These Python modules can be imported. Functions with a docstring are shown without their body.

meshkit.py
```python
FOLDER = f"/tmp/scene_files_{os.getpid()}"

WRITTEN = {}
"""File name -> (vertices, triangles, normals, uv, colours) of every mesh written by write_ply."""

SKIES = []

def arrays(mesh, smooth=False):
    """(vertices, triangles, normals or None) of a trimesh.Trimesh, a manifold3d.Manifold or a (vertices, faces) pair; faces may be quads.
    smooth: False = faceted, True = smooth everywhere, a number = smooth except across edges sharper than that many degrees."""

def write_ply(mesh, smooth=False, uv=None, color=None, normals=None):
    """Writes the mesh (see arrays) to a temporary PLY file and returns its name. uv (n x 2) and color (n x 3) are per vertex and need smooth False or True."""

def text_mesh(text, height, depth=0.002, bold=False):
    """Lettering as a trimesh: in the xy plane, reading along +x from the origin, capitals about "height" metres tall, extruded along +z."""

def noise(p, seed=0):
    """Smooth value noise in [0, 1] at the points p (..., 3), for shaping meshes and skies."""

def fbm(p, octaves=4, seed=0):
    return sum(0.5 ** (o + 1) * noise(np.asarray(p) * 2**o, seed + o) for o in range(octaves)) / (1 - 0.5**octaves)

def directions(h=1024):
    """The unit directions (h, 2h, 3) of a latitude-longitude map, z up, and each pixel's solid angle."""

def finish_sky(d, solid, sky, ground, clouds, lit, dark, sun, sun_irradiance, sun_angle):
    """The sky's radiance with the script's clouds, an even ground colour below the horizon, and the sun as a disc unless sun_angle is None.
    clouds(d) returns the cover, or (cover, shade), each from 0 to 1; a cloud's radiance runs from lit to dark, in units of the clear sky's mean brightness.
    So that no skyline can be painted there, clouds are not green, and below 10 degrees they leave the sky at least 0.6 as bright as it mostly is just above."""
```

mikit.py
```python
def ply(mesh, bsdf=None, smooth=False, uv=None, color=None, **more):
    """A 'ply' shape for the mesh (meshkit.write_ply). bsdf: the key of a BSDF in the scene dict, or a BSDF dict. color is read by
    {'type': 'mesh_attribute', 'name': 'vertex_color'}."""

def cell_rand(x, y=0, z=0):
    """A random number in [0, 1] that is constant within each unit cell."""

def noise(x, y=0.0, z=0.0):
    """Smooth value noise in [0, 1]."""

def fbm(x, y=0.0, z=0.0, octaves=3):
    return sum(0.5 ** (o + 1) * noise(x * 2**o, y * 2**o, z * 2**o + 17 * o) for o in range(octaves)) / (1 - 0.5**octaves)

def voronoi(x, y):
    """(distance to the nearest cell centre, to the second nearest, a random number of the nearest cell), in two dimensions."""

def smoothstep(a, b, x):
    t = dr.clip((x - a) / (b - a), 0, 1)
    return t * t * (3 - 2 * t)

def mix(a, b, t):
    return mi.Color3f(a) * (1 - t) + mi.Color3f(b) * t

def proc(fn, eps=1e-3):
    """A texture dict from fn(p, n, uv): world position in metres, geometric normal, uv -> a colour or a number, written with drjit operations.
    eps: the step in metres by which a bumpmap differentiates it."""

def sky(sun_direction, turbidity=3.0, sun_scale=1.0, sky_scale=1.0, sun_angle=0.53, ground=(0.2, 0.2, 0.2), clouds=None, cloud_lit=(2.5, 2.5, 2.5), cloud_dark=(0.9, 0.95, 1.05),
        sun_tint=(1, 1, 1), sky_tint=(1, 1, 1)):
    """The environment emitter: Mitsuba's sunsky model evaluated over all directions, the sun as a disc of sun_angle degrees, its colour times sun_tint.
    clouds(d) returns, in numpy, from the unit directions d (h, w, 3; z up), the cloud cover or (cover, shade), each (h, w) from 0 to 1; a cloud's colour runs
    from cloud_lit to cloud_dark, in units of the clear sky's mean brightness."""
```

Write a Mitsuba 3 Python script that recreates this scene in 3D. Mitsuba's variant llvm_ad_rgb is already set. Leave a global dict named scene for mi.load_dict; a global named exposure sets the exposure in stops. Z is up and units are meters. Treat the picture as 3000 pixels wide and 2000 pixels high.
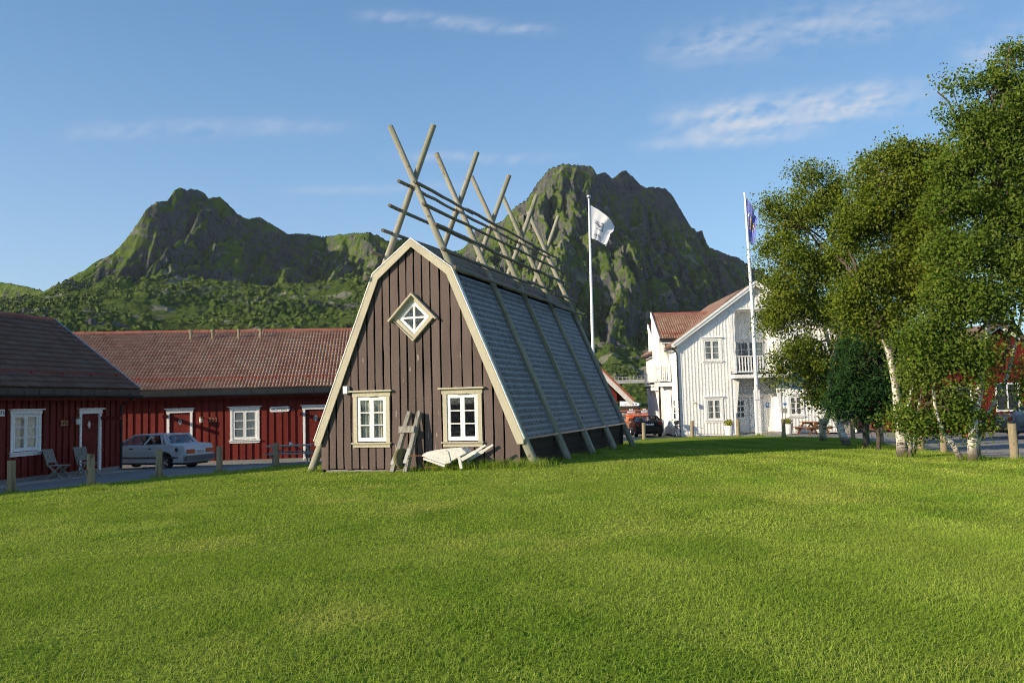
import math, random
import numpy as np, trimesh, mitsuba as mi, drjit as dr
import mikit, meshkit
from shapely.geometry import Polygon, box as sbox
from shapely.ops import unary_union
from mikit import noise, fbm, smoothstep, mix, cell_rand, voronoi, proc
T = mi.ScalarTransform4f
scene, labels = {}, {}
RND = random.Random(11)
rng = np.random.default_rng(5)

# ---------------------------------------------------------------- camera, sky, exposure
EYE = 1.59
PITCH, ROLL = .0728, .0262
fw = np.array([0, math.cos(PITCH), math.sin(PITCH)])
up = np.array([0, -math.sin(PITCH), math.cos(PITCH)])
upc = math.sin(ROLL) * np.array([1., 0, 0]) + math.cos(ROLL) * up
scene['haze_air'] = {'type': 'homogeneous', 'albedo': {'type': 'rgb', 'value': [.93, .95, .97]}, 'sigma_t': 2.8e-5}
scene['camera'] = {'type': 'perspective', 'medium': {'type': 'ref', 'id': 'haze_air'}, 'fov': 62.97, 'fov_axis': 'x', 'near_clip': .1, 'far_clip': 9000.,
                   'to_world': T().look_at(origin=[0, 0, EYE], target=[0, float(fw[1]), EYE + float(fw[2])], up=upc.tolist())}


def cirrus(d):
    y = np.maximum(d[..., 1], .05)
    u, v = d[..., 0] / y, d[..., 2] / y
    front = np.clip(d[..., 1] * 6 - .6, 0, 1)
    N = lambda a, b, c, o, sd: meshkit.fbm(np.stack([a, b, np.zeros_like(a) + c], -1), o, sd)
    wob = .02 * (N(u * 5, v * 5, 1.5, 3, 4) - .5)
    n1 = N(u * 7 + v * 5, (v - .06 * u + wob) * 60, .5, 5, 3)
    n2 = N(u * 20 + v * 60, (v - .7 * u + wob) * 90, 8.5, 4, 12)
    fib = np.clip(n1 * 1.35 + n2 * 1.35 - 1.0, 0, 1)

    def streak(u0, v0, u1, v1, w, bias=1.):
        t = (u - u0) / (u1 - u0)
        c = v0 + (v1 - v0) * t
        k = np.clip(t, 0, 1)
        return np.exp(-((v - c + wob) / w) ** 2) * np.clip(6 * k, 0, 1) * np.clip(3.5 * (1 - k), 0, 1) ** bias
    wisp = (streak(.17, .338, .56, .372, .017) * 1.3 + streak(.17, .318, .54, .352, .011) * .9 + streak(.14, .302, .42, .322, .008) * .7 + streak(-.16, .300, .10, .296, .006) * .55
            + streak(.16, .425, .60, .475, .026) * .75 + streak(-.20, .482, .09, .452, .008) * .75 + streak(.54, .40, .80, .47, .022) * .7 + streak(-.56, .343, -.16, .338, .011) * .5 + streak(-.3, .262, -.02, .262, .005) * .3)
    back = np.clip(N(d[..., 0] * 3, d[..., 1] * 3, d[..., 2] * 6, 4, 5) - .52, 0, 1) * (1 - front)
    el = np.arcsin(np.clip(d[..., 2], 0, 1)); az = np.arctan2(d[..., 0], d[..., 1])
    lift = .24 * np.exp(-(el / .24) ** 2) * np.clip(.72 - az * .75, .2, 1.3)
    return np.clip(front * wisp * fib * .82 + back + lift, 0, .95)


exposure = 2.35
SUN = np.array([-.827, -.458, .3256])
scene['sky'] = mikit.sky(SUN.tolist(), turbidity=3.0, sky_scale=1.1, sun_scale=1.0, clouds=cirrus, cloud_lit=(1.75, 1.85, 2.05), cloud_dark=(1., 1.05, 1.2), sun_tint=(.93, 1.08, 1.44), sky_tint=(.80, .98, 1.19))


# ---------------------------------------------------------------- helpers
def numbered(k):
    if k not in USED:
        USED.add(k)
        return k
    n = COUNT.get(k, 0) + 1
    while f'{k}_{n:03d}' in USED:
        n += 1
    COUNT[k] = n
    USED.add(f'{k}_{n:03d}')
    return f'{k}_{n:03d}'


USED, COUNT = set(), {}


def frame(ox, oy, oz, a):
    m = np.eye(4)
    m[:3, 0] = [math.cos(a), math.sin(a), 0]; m[:3, 1] = [-math.sin(a), math.cos(a), 0]; m[:3, 3] = [ox, oy, oz]
    return m


def tf(m, v):
    return np.asarray(v, float) @ m[:3, :3].T + m[:3, 3]


def tag(k, label=None, cat=None, group=None, kind=None):
    e = {a: b for a, b in (('label', label), ('category', cat), ('group', group), ('kind', kind)) if b}
    if e: labels[k] = e
    return k


def thing(name, label, cat, group=None):
    return tag(numbered(name), label, cat, group)


class MB:
    """collects boxes, bars, tubes and prisms into one mesh; uv = (piece random + small offset, length)"""
    def __init__(s): s.v, s.f, s.u, s.n = [], [], [], 0

    def add(s, v, f, uv=None, r=None):
        v = np.asarray(v, float); f = np.asarray(f, int)
        if f.shape[1] == 4: f = np.vstack([f[:, [0, 1, 2]], f[:, [0, 2, 3]]])
        if uv is None:
            r = RND.random() if r is None else r
            uv = np.stack([np.full(len(v), r), v[:, 2]], 1)
        s.v.append(v); s.f.append(f + s.n); s.u.append(uv); s.n += len(v)
        return s

    def box(s, x0, x1, y0, y1, z0, z1, r=None, m=None):
        v = np.array([[x, y, z] for x in (x0, x1) for y in (y0, y1) for z in (z0, z1)], float)
        f = [[0, 1, 3, 2], [4, 6, 7, 5], [0, 4, 5, 1], [2, 3, 7, 6], [0, 2, 6, 4], [1, 5, 7, 3]]
        return s.add(v if m is None else tf(m, v), f, r=r)

    def bar(s, p, q, w, d, upv=(0, 0, 1), r=None, off=0.):
        """rectangular bar from p to q: width w across, depth d along upv"""
        p, q = np.asarray(p, float), np.asarray(q, float)
        t = (q - p) / np.linalg.norm(q - p)
        a = np.cross(t, upv); a /= np.linalg.norm(a); b = np.cross(a, t)
        L = np.linalg.norm(q - p)
        m = np.eye(4); m[:3, 0] = t; m[:3, 1] = -a; m[:3, 2] = b; m[:3, 3] = p
        v = np.array([[x, y, z] for x in (0, L) for y in (-w / 2, w / 2) for z in (off - d / 2, off + d / 2)], float)
        f = [[0, 1, 3, 2], [4, 6, 7, 5], [0, 4, 5, 1], [2, 3, 7, 6], [0, 2, 6, 4], [1, 5, 7, 3]]
        uv = np.stack([np.full(8, RND.random() if r is None else r), v[:, 0]], 1)
        return s.add(tf(m, v), f, uv)

    def tube(s, path, rad, n=10, caps=True, wob=0., r=None):
        p = np.asarray(path, float); k = len(p)
        rad = np.interp(np.linspace(0, 1, k), np.linspace(0, 1, len(np.atleast_1d(rad))), np.atleast_1d(rad)) if len(np.atleast_1d(rad)) != k else np.asarray(rad, float)
        t = np.gradient(p, axis=0); t /= np.linalg.norm(t, axis=1, keepdims=True)
        ref = np.eye(3)[np.argmin(np.abs(t).max(0))] + .01
        a = np.cross(t, ref); a /= np.linalg.norm(a, axis=1, keepdims=True); b = np.cross(t, a)
        th = np.arange(n + 1) / n * 2 * np.pi
        rr = rad[:, None] * (1 + wob * (rng.random((k, n + 1)) - .5)); rr[:, n] = rr[:, 0]
        v = p[:, None] + rr[..., None] * (np.cos(th)[None, :, None] * a[:, None] + np.sin(th)[None, :, None] * b[:, None])
        ln = np.concatenate([[0], np.cumsum(np.linalg.norm(np.diff(p, axis=0), axis=1))])
        r = float(RND.randrange(50)) if r is None else r
        uv = np.stack([np.broadcast_to(r + .9 * np.arange(n + 1) / n, (k, n + 1)), np.broadcast_to(ln[:, None], (k, n + 1))], -1)
        i, j = np.meshgrid(np.arange(k - 1), np.arange(n), indexing='ij')
        q = np.stack([i * (n + 1) + j, i * (n + 1) + j + 1, (i + 1) * (n + 1) + j + 1, (i + 1) * (n + 1) + j], -1).reshape(-1, 4)
        s.add(v.reshape(-1, 3), q[:, ::-1] if False else q, uv.reshape(-1, 2))
        if caps:
            for e, ring in ((0, v[0]), (1, v[-1])):
                vv = np.vstack([ring[:-1], ring[:-1].mean(0)])
                ff = np.array([[x, (x + 1) % n, n] for x in range(n)])
                s.add(vv, ff if e else ff[:, ::-1], np.stack([np.full(n + 1, r + .45), np.full(n + 1, -1.)], 1))
        return s

    def poly(s, pg, y0, y1, r=None):
        """shapely polygon in the xz plane, thick from y0 (outside) to y1"""
        for g in getattr(pg, 'geoms', [pg]):
            if g.geom_type != 'Polygon' or g.area < 1e-5: continue
            m = trimesh.creation.extrude_polygon(g, y1 - y0, engine='earcut')
            v = np.asarray(m.vertices)
            s.add(np.stack([v[:, 0], y1 - v[:, 2], v[:, 1]], 1), m.faces, r=r)
        return s

    def lathe(s, prof, n=16, c=(0, 0, 0), m=None, r=None):
        prof = np.asarray(prof, float); th = np.arange(n) / n * 2 * np.pi; k = len(prof)
        v = np.stack([prof[:, None, 0] * np.cos(th), prof[:, None, 0] * np.sin(th), np.broadcast_to(prof[:, 1:2], (k, n))], -1).reshape(-1, 3) + np.asarray(c)
        i, j = np.meshgrid(np.arange(k - 1), np.arange(n), indexing='ij')
        q = np.stack([i * n + j, i * n + (j + 1) % n, (i + 1) * n + (j + 1) % n, (i + 1) * n + j], -1).reshape(-1, 4)
        return s.add(v if m is None else tf(m, v), q, r=r)

    def quad(s, a, b, c, d, r=None): return s.add([a, b, c, d], [[0, 1, 2, 3]], r=r)

    def done(s, name, mat, parent=None, m=None, smooth=False, **lab):
        k = numbered((parent + '__' if parent else '') + name)
        v, f, u = np.vstack(s.v), np.vstack(s.f), np.vstack(s.u)
        if m is not None: v = tf(m, v)
        scene[k] = mikit.ply((v, f), mat, smooth=smooth, uv=u)
        if lab: tag(k, **lab)
        return k


def text(name, s, h, mat, parent, fr, x, z, y, bold=False, squeeze=1., depth=.004):
    t = meshkit.text_mesh(s, h, depth, bold); v = np.asarray(t.vertices)
    v = np.stack([x + v[:, 0] * squeeze, y - v[:, 2], z + v[:, 1]], 1)
    return MB().add(v, t.faces).done(name, mat, parent, fr)


# ---------------------------------------------------------------- materials
def rgb(c): return {'type': 'rgb', 'value': list(map(float, c))}


def mat(key, color, rough=.6, spec=.3, metallic=0., bump=None, bscale=1.):
    b = {'type': 'principled', 'base_color': rgb(color) if isinstance(color, (tuple, list)) else proc(color), 'roughness': rough, 'specular': spec, 'metallic': metallic}
    if bump: b = {'type': 'bumpmap', 'arbitrary': proc(bump[0], eps=bump[1]), 'scale': bump[2], 'bsdf': b}
    scene[key] = {'type': 'twosided', 'bsdf': b}


def flat(key, color):
    scene[key] = {'type': 'twosided', 'bsdf': {'type': 'diffuse', 'reflectance': rgb(color) if isinstance(color, (tuple, list)) else proc(color)}}


def plank(c1, c2, wear, amount):
    """painted upright boards: board to board tone from uv.x, grain along z, worn flecks"""
    def fn(p, n, uv):
        q = p.x * 15 + p.y * 11
        g = noise(q, uv.x * 90, p.z * .9) * .65 + noise(q * 1.7, uv.x * 70, p.z * 2.4) * .35
        c = mix(c1, c2, dr.clip(uv.x * .55 + g * .55 - .1, 0, 1))
        w = smoothstep(.84, .90, noise(q * 2.6 + 9, uv.x * 40, p.z * 3.6)) * smoothstep(.45, .75, noise(p.x * 1.3 + p.y, uv.x * 11, p.z * .9))
        c = mix(c, [x * .72 for x in c1], smoothstep(.55, .8, noise(p.x * 2.5 + p.y * 2, p.z * .7, uv.x * 5)) * .5)
        return mix(c, wear, w * amount)
    return fn


mat('brown_paint', plank((.100, .073, .067), (.144, .108, .099), (.42, .36, .32), .6), .75, .2)
mat('red_paint', plank((.125, .0145, .0105), (.19, .022, .0155), (.33, .12, .09), .3), .65, .25)
mat('white_paint', lambda p, n, uv: mix((.76, .755, .73), (.82, .815, .79), noise(p.x * 9 + p.y * 7, uv.x * 40, p.z * .8)), .55, .3)
flat('black_board', (.012, .011, .011))
mat('beige_paint', plank((.41, .375, .28), (.47, .43, .325), (.32, .29, .23), .3), .6, .25)
mat('trim_white', (.80, .80, .78), .4, .4)
mat('steel_white', (.82, .81, .76), .35, .5)
mat('black_metal', (.018, .02, .023), .45, .4)
mat('red_metal', (.26, .028, .02), .5, .3)
mat('grey_metal', (.42, .43, .45), .35, .5, .8)
flat('dark_room', (.03, .028, .026))
flat('curtain', lambda p, n, uv: mix((.30, .34, .30), (.50, .53, .47), noise(p.x * 26 + p.y * 26, p.z * 1.2)))
flat('lace', lambda p, n, uv: mix((.62, .58, .46), (.80, .76, .62), noise(p.x * 18 + p.y * 9, p.z * 7)))
scene['far_glass'] = {'type': 'principledthin', 'base_color': rgb((.9, .93, .95)), 'roughness': .1, 'spec_trans': .9, 'eta': 1.5, 'diff_trans': 0.}
scene['glass'] = {'type': 'thindielectric', 'int_ior': 1.5}


def log_wood(c1, c2, dark, green=0.):
    def fn(p, n, uv):
        g = noise(uv.x * 17, uv.y * .9) * .5 + noise(uv.x * 60, uv.y * 2.2, 3) * .5
        c = mix(c1, c2, g)
        crack = smoothstep(.8, .88, noise(uv.x * 26, uv.y * .35, 7))
        knot = smoothstep(.86, .93, noise(uv.x * 9, uv.y * 5.5, 11))
        c = mix(c, dark, dr.clip(crack * .7 + knot * .8, 0, 1))
        c = mix(c, (.10, .125, .055), smoothstep(.5, .8, noise(uv.x * 4, uv.y * .8, 21)) * green)
        end = dr.select(uv.y < -.5, 1.0, 0.0)
        return mix(c, [x * .8 for x in c1], end)
    return fn


mat('pole_wood', log_wood((.27, .255, .20), (.38, .36, .295), (.12, .105, .08), .3), .8, .15)
mat('dark_pole_wood', log_wood((.16, .145, .125), (.26, .235, .20), (.07, .06, .05), .1), .85, .1)
mat('bollard_wood', log_wood((.25, .2, .13), (.36, .30, .21), (.12, .085, .05), .12), .85, .1)
mat('shingle_wood', lambda p, n, uv: mix((.155, .16, .17), (.25, .255, .265), dr.clip(uv.x * .6 + noise(uv.x * 300, p.x * 2 + p.y * 2, p.z * 2) * .4, 0, 1)), .55, .35)
mat('grey_wood', lambda p, n, uv: mix(mix((.20, .185, .16), (.35, .335, .30), noise(p.x * 24 + uv.x * 50, p.y * 24, p.z * 3)), (.10, .09, .075), smoothstep(.7, .85, noise(p.x * 25 + uv.x * 20, p.y * 25, p.z * 1.5)) * .7), .85, .1)
mat('stained_wood', lambda p, n, uv: mix((.14, .068, .034), (.24, .125, .062), noise(p.x * 14 + uv.x * 30, p.y * 40, p.z * 30)), .6, .25)
mat('dark_plank', lambda p, n, uv: mix((.030, .024, .02), (.055, .043, .035), uv.x * .5 + .5 * noise(p.x * 4, p.y * 4, p.z * 50)), .8, .15)
mat('old_white', lambda p, n, uv: mix(mix((.52, .51, .475), (.64, .63, .60), noise(p.x * 9, p.y * 9, p.z * 14)), (.36, .17, .07), smoothstep(.83, .93, noise(p.x * 13, p.y * 5, p.z * 9 + 3)) * .8), .65, .2)
mat('wheel_stone', (.15, .135, .075), .9, .1)


def tile_fn(c1, c2, c3):
    return lambda p, n, uv: mix(mix(c1, c2, uv.x), c3, smoothstep(.45, .75, fbm(p.x * 1.6, p.y * 1.6, p.z * 1.6 + uv.x * 3, 3)) * .6)


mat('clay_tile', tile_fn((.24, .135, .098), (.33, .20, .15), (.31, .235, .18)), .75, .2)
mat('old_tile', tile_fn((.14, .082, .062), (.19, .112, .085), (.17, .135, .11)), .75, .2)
mat('ridge_clay', lambda p, n, uv: mix((.24, .075, .055), (.33, .12, .085), uv.x), .7, .2)

# ---------------------------------------------------------------- ground
from scipy.interpolate import RBFInterpolator
GP = np.array([(0, 0, 0), (-7, 5, -.02), (7, 5, 0), (0, 12, .03), (-8, 14, -.10), (8, 14, .02), (-13, 8, -.15), (15, 5, .05), (-5, 21.9, -.10), (.13, 20.2, .06), (-2.4, 21, -.06),
    (3.9, 30.8, -.1), (-1.3, 32.6, -.28), (-5.5, 24, -.16), (4.3, 25, -.02), (-12.5, 20.9, -.30), (-10.8, 21.4, -.21), (-10.06, 23.8, -.25), (-9, 25.7, -.29), (-8, 28.2, -.33), (-6.5, 31.5, -.42),
    (-14.2, 30.3, -.42), (-15.3, 24.4, -.39), (-16.5, 18, -.36), (-18, 10, -.35), (-13, 34.5, -.62), (-7, 35.7, -.63), (-3, 36, -.62), (-16, 33, -.57), (-14, 38.3, -.80), (-7, 39.3, -.80), (-2, 40, -.78), (1.5, 39, -.6), (6.46, 41.95, -.42),
    (8.98, 42.6, -.40), (10.95, 41.2, -.36), (12.4, 38.7, -.33), (13.9, 38.1, -.34), (14.7, 36.6, -.36), (14, 32.1, -.34), (12.6, 26.1, -.22), (12.4, 24.4, -.18), (11.9, 21.8, -.13), (11.65, 19.67, -.03),
    (10.2, 22.2, -.1), (10.7, 19.8, -.07), (11.5, 27.6, -.21), (12.7, 34.5, -.3), (11.9, 30.2, -.26), (8, 34, -.22), (10, 50.5, -.68), (15, 50, -.62), (19, 50.5, -.72), (20, 30, -.36), (22, 37, -.5), (18, 22, -.2),
    (16, 42, -.52), (8.5, 53, -.74), (9, 60, -.8), (25, 48, -.65), (-25, 40, -.6), (-30, 20, -.5), (20, 10, 0), (30, 30, -.4), (0, 55, -.75), (-14, 60, -.7), (30, 60, -.8), (0, -12, 0), (14, -10, 0), (-14, -10, -.1)], float)
_rbf = RBFInterpolator(GP[:, :2], GP[:, 2], kernel='thin_plate_spline', smoothing=.6)


def gz(x, y):
    x, y = np.broadcast_arrays(np.asarray(x, float), np.asarray(y, float))
    z = _rbf(np.stack([np.clip(x, -34, 34).ravel(), np.clip(y, -14, 64).ravel()], 1)).reshape(x.shape)
    return np.clip(z, -.95, .14)


def g1(x, y): return float(gz(x, y))


def grid_mesh(X, Y, Z):
    h, w = X.shape
    i, j = np.meshgrid(np.arange(h - 1), np.arange(w - 1), indexing='ij')
    q = np.stack([i * w + j, i * w + j + 1, (i + 1) * w + j + 1, (i + 1) * w + j], -1).reshape(-1, 4)
    return np.stack([X, Y, Z], -1).reshape(-1, 3), np.vstack([q[:, [0, 1, 2]], q[:, [0, 2, 3]]])


def asphalt(p, n, uv):
    g = noise(p.x * 120, p.y * 120) * .6 + noise(p.x * 37, p.y * 37) * .4
    c = mix((.115, .113, .11), (.185, .182, .176), g)
    c = mix(c, (.09, .088, .086), smoothstep(.5, .72, fbm(p.x * .35, p.y * .35, 2., 3)) * .7)
    c = mix(c, (.22, .215, .2), smoothstep(.62, .8, fbm(p.x * .18 + 7, p.y * .5, 1., 3)) * .5)
    ck = noise(p.x * .8 + noise(p.x * 3, p.y * 3) * .6, p.y * .8 + 3)
    return mix(c, (.05, .05, .048), smoothstep(.012, .0, dr.abs(ck - .5)) * .5)


mat('asphalt', asphalt, .9, .2)
X, Y = np.meshgrid(np.linspace(-46, 46, 120), np.linspace(-18, 66, 110))
scene['road'] = mikit.ply(grid_mesh(X, Y, gz(X, Y) - .07), 'asphalt', smooth=True)
tag('road', 'grey asphalt lane and forecourt around the lawn', kind='structure')
flat('quay_concrete', lambda p, n, uv: mix((.20, .19, .18), (.28, .27, .25), noise(p.x * .7, p.y * .7)))
MB().box(-150, 150, 66, 72, -4.4, -.86).box(-150, -46, -60, 66, -4.4, -.72).box(46, 150, -60, 66, -4.4, -.72).box(-46, 46, -60, -18, -4.4, -.12).done('quay', 'quay_concrete', kind='structure', label='concrete quay edge beyond the forecourt')

# lawn: one sheet between its two curved borders
LL = np.array([(-16.2, -8), (-15.6, 8), (-13.9, 17.5), (-12.75, 20.6), (-10.9, 21.75), (-9.9, 24.1), (-8.8, 26.1), (-7.8, 28.7), (-6.2, 31.6), (-3.6, 33.6), (0, 36.3), (3.6, 39.6), (6.2, 42.2), (8.0, 43.1), (9.5, 43.4)])
LR = np.array([(16.5, -8), (15.5, 6), (13.2, 14), (12.1, 18.8), (12.25, 22), (12.75, 24.6), (13.1, 27), (14.3, 32), (15.0, 36.4), (14.3, 38.9), (12.9, 40.9), (11.2, 42.7), (9.6, 43.4)])


def lawn_edges(y): return np.interp(y, LL[:, 1], LL[:, 0]), np.interp(y, LR[:, 1], LR[:, 0])


ly = np.concatenate([np.linspace(-8, 16, 60), np.linspace(16.2, 43.4, 190)])
xl, xr = lawn_edges(ly)
wig = .16 * (meshkit.noise(np.stack([ly * 1.3, ly * 0, ly * 0 + 2], -1)) - .5)
u = np.concatenate([[0, 0.0008], np.linspace(.004, .996, 150), [.9992, 1]])
X = (xl + wig)[:, None] * (1 - u) + (xr - wig)[:, None] * u
Y = np.broadcast_to(ly[:, None], X.shape).copy()
bump = .018 * (meshkit.fbm(np.stack([X * 1.1, Y * 1.1, X * 0], -1), 3, 2) - .5) + .02 * (meshkit.noise(np.stack([X * .4, Y * .4, X * 0 + 5], -1)) - .5)
Z = gz(X, Y) + bump
Z[:, 0] -= .09; Z[:, -1] -= .09; Z[:, 1] -= .02; Z[:, -2] -= .02


def lawn_tone(p):
    big = fbm(p.x * .33 + 3, p.y * .33, 1., 4)
    mid = fbm(p.x * 1.5, p.y * 1.5, 4., 3)
    c = mix((.136, .200, .024), (.196, .250, .040), smoothstep(.2, .8, mid * .55 + big * .45))
    c = mix(c, (.27, .28, .06), smoothstep(.58, .80, fbm(p.x * .7 + 20, p.y * .7 + 5, 2., 4)) * .5)
    c = mix(c, (.095, .165, .017), smoothstep(.60, .76, fbm(p.x * .9 + 50, p.y * .9, 6., 3)) * .5)
    s = dr.sin((p.x * .93 + p.y * .12 + .6 * noise(p.x * .15, p.y * .15)) * 3.3)
    return c * (1 + .17 * smoothstep(-.5, .5, s) * smoothstep(0., 7., p.x) - .03)


scene['grass_sheet'] = {'type': 'twosided', 'bsdf': {'type': 'bumpmap', 'arbitrary': proc(lambda p, n, uv: noise(p.x * 38, p.y * 38) * .7 + noise(p.x * 14, p.y * 14) * .6, eps=.008), 'scale': .03,
    'bsdf': {'type': 'diffuse', 'reflectance': proc(lambda p, n, uv: lawn_tone(p) * (.78 + .6 * noise(p.x * 30, p.y * 22) * noise(p.x * 75, p.y * 55, 2.) + .18 * noise(p.x * 8, p.y * 8)))}}}
scene['lawn'] = mikit.ply(grid_mesh(X, Y, Z), 'grass_sheet', smooth=True, uv=np.stack([X, Y], -1).reshape(-1, 2))
tag('lawn', 'bright green mown lawn sloping up towards the brown hut', kind='structure')

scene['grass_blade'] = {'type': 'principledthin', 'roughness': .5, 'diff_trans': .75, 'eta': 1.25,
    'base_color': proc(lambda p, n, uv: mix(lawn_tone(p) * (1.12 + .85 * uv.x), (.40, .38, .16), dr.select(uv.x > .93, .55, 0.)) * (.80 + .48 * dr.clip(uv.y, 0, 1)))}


def blades(px, py, pz, hgt, wid, lean, ldir, bend=False):
    n = len(px); a = rng.random(n) * 2 * np.pi
    wx, wy = np.cos(a) * wid / 2, np.sin(a) * wid / 2
    tx, ty = np.cos(ldir) * lean * hgt, np.sin(ldir) * lean * hgt
    r = rng.random(n)
    if not bend:
        v = np.stack([np.stack([px - wx, py - wy, pz], -1), np.stack([px + wx, py + wy, pz], -1), np.stack([px + tx + wx * .3, py + ty + wy * .3, pz + hgt], -1), np.stack([px + tx - wx * .3, py + ty - wy * .3, pz + hgt], -1)], 1)
        uv = np.stack([np.repeat(r[:, None], 4, 1), np.broadcast_to([0, 0, 1., 1.], (n, 4))], -1)
        f = np.array([[0, 1, 2], [0, 2, 3]]); m = 4
    else:
        v = np.stack([np.stack([px - wx, py - wy, pz], -1), np.stack([px + wx, py + wy, pz], -1), np.stack([px + tx * .35 + wx * .8, py + ty * .35 + wy * .8, pz + hgt * .6], -1), np.stack([px + tx * .35 - wx * .8, py + ty * .35 - wy * .8, pz + hgt * .6], -1),
                      np.stack([px + tx * 1.15, py + ty * 1.15, pz + hgt * (.98 - .2 * lean)], -1)], 1)
        uv = np.stack([np.repeat(r[:, None], 5, 1), np.broadcast_to([0, 0, .6, .6, 1.], (n, 5))], -1)
        f = np.array([[0, 1, 2], [0, 2, 3], [3, 2, 4]]); m = 5
    F = (f[None] + (np.arange(n) * m)[:, None, None]).reshape(-1, 3)
    return v.reshape(-1, 3), F, uv.reshape(-1, 2)


sheet = RBFInterpolator(np.stack([X[::3, ::4].ravel(), Y[::3, ::4].ravel()], 1), Z[::3, ::4].ravel(), neighbors=12, kernel='linear')
PV, PF, PU, N0 = [], [], [], 0
for d0, d1, dens, w in ((3.2, 9.5, 3700, .0056), (9.5, 16, 1250, .0095), (16, 27, 400, .015)):
    n = int(.78 * (d1 ** 2 - d0 ** 2) * dens)
    d = np.sqrt(rng.random(n) * (d1 ** 2 - d0 ** 2) + d0 ** 2); x = (rng.random(n) * 2 - 1) * .78 * d; y = d
    el, er = lawn_edges(y)
    hut = ((x + 2.46) * .9425 - (y - 21.12) * .3343, (x + 2.46) * .3343 + (y - 21.12) * .9425)
    keep = (x > el + .02) & (x < er - .02) & ~((np.abs(hut[0]) < 2.8) & (hut[1] > -.02) & (hut[1] < 11.4))
    x, y = x[keep], y[keep]; n = len(x)
    st = np.sin((x * .93 + y * .12) * 3.3)
    cl = meshkit.fbm(np.stack([x * 1.4, y * 1.4, x * 0 + 3], -1), 3, 7)
    ld = rng.random(n) * 2 * np.pi
    lx, lyy = np.cos(ld) * rng.random(n) * 1.0 + .12, np.sin(ld) * rng.random(n) * 1.0 + .22 * np.sign(st) * (x > 0) + .1
    hg = (.016 + .022 * rng.random(n)) * (.72 + .6 * cl) * (1 if d0 < 16 else 1.1)
    v, f, uu = blades(x, y, sheet(np.stack([x, y], 1)) - .004, hg, w * (.7 + .6 * rng.random(n)), np.hypot(lx, lyy), np.arctan2(lyy, lx))
    PV.append(v); PF.append(f + N0); PU.append(uu); N0 += len(v)
scene['grass'] = mikit.ply((np.vstack(PV), np.vstack(PF)), 'grass_blade', uv=np.vstack(PU))
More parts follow.
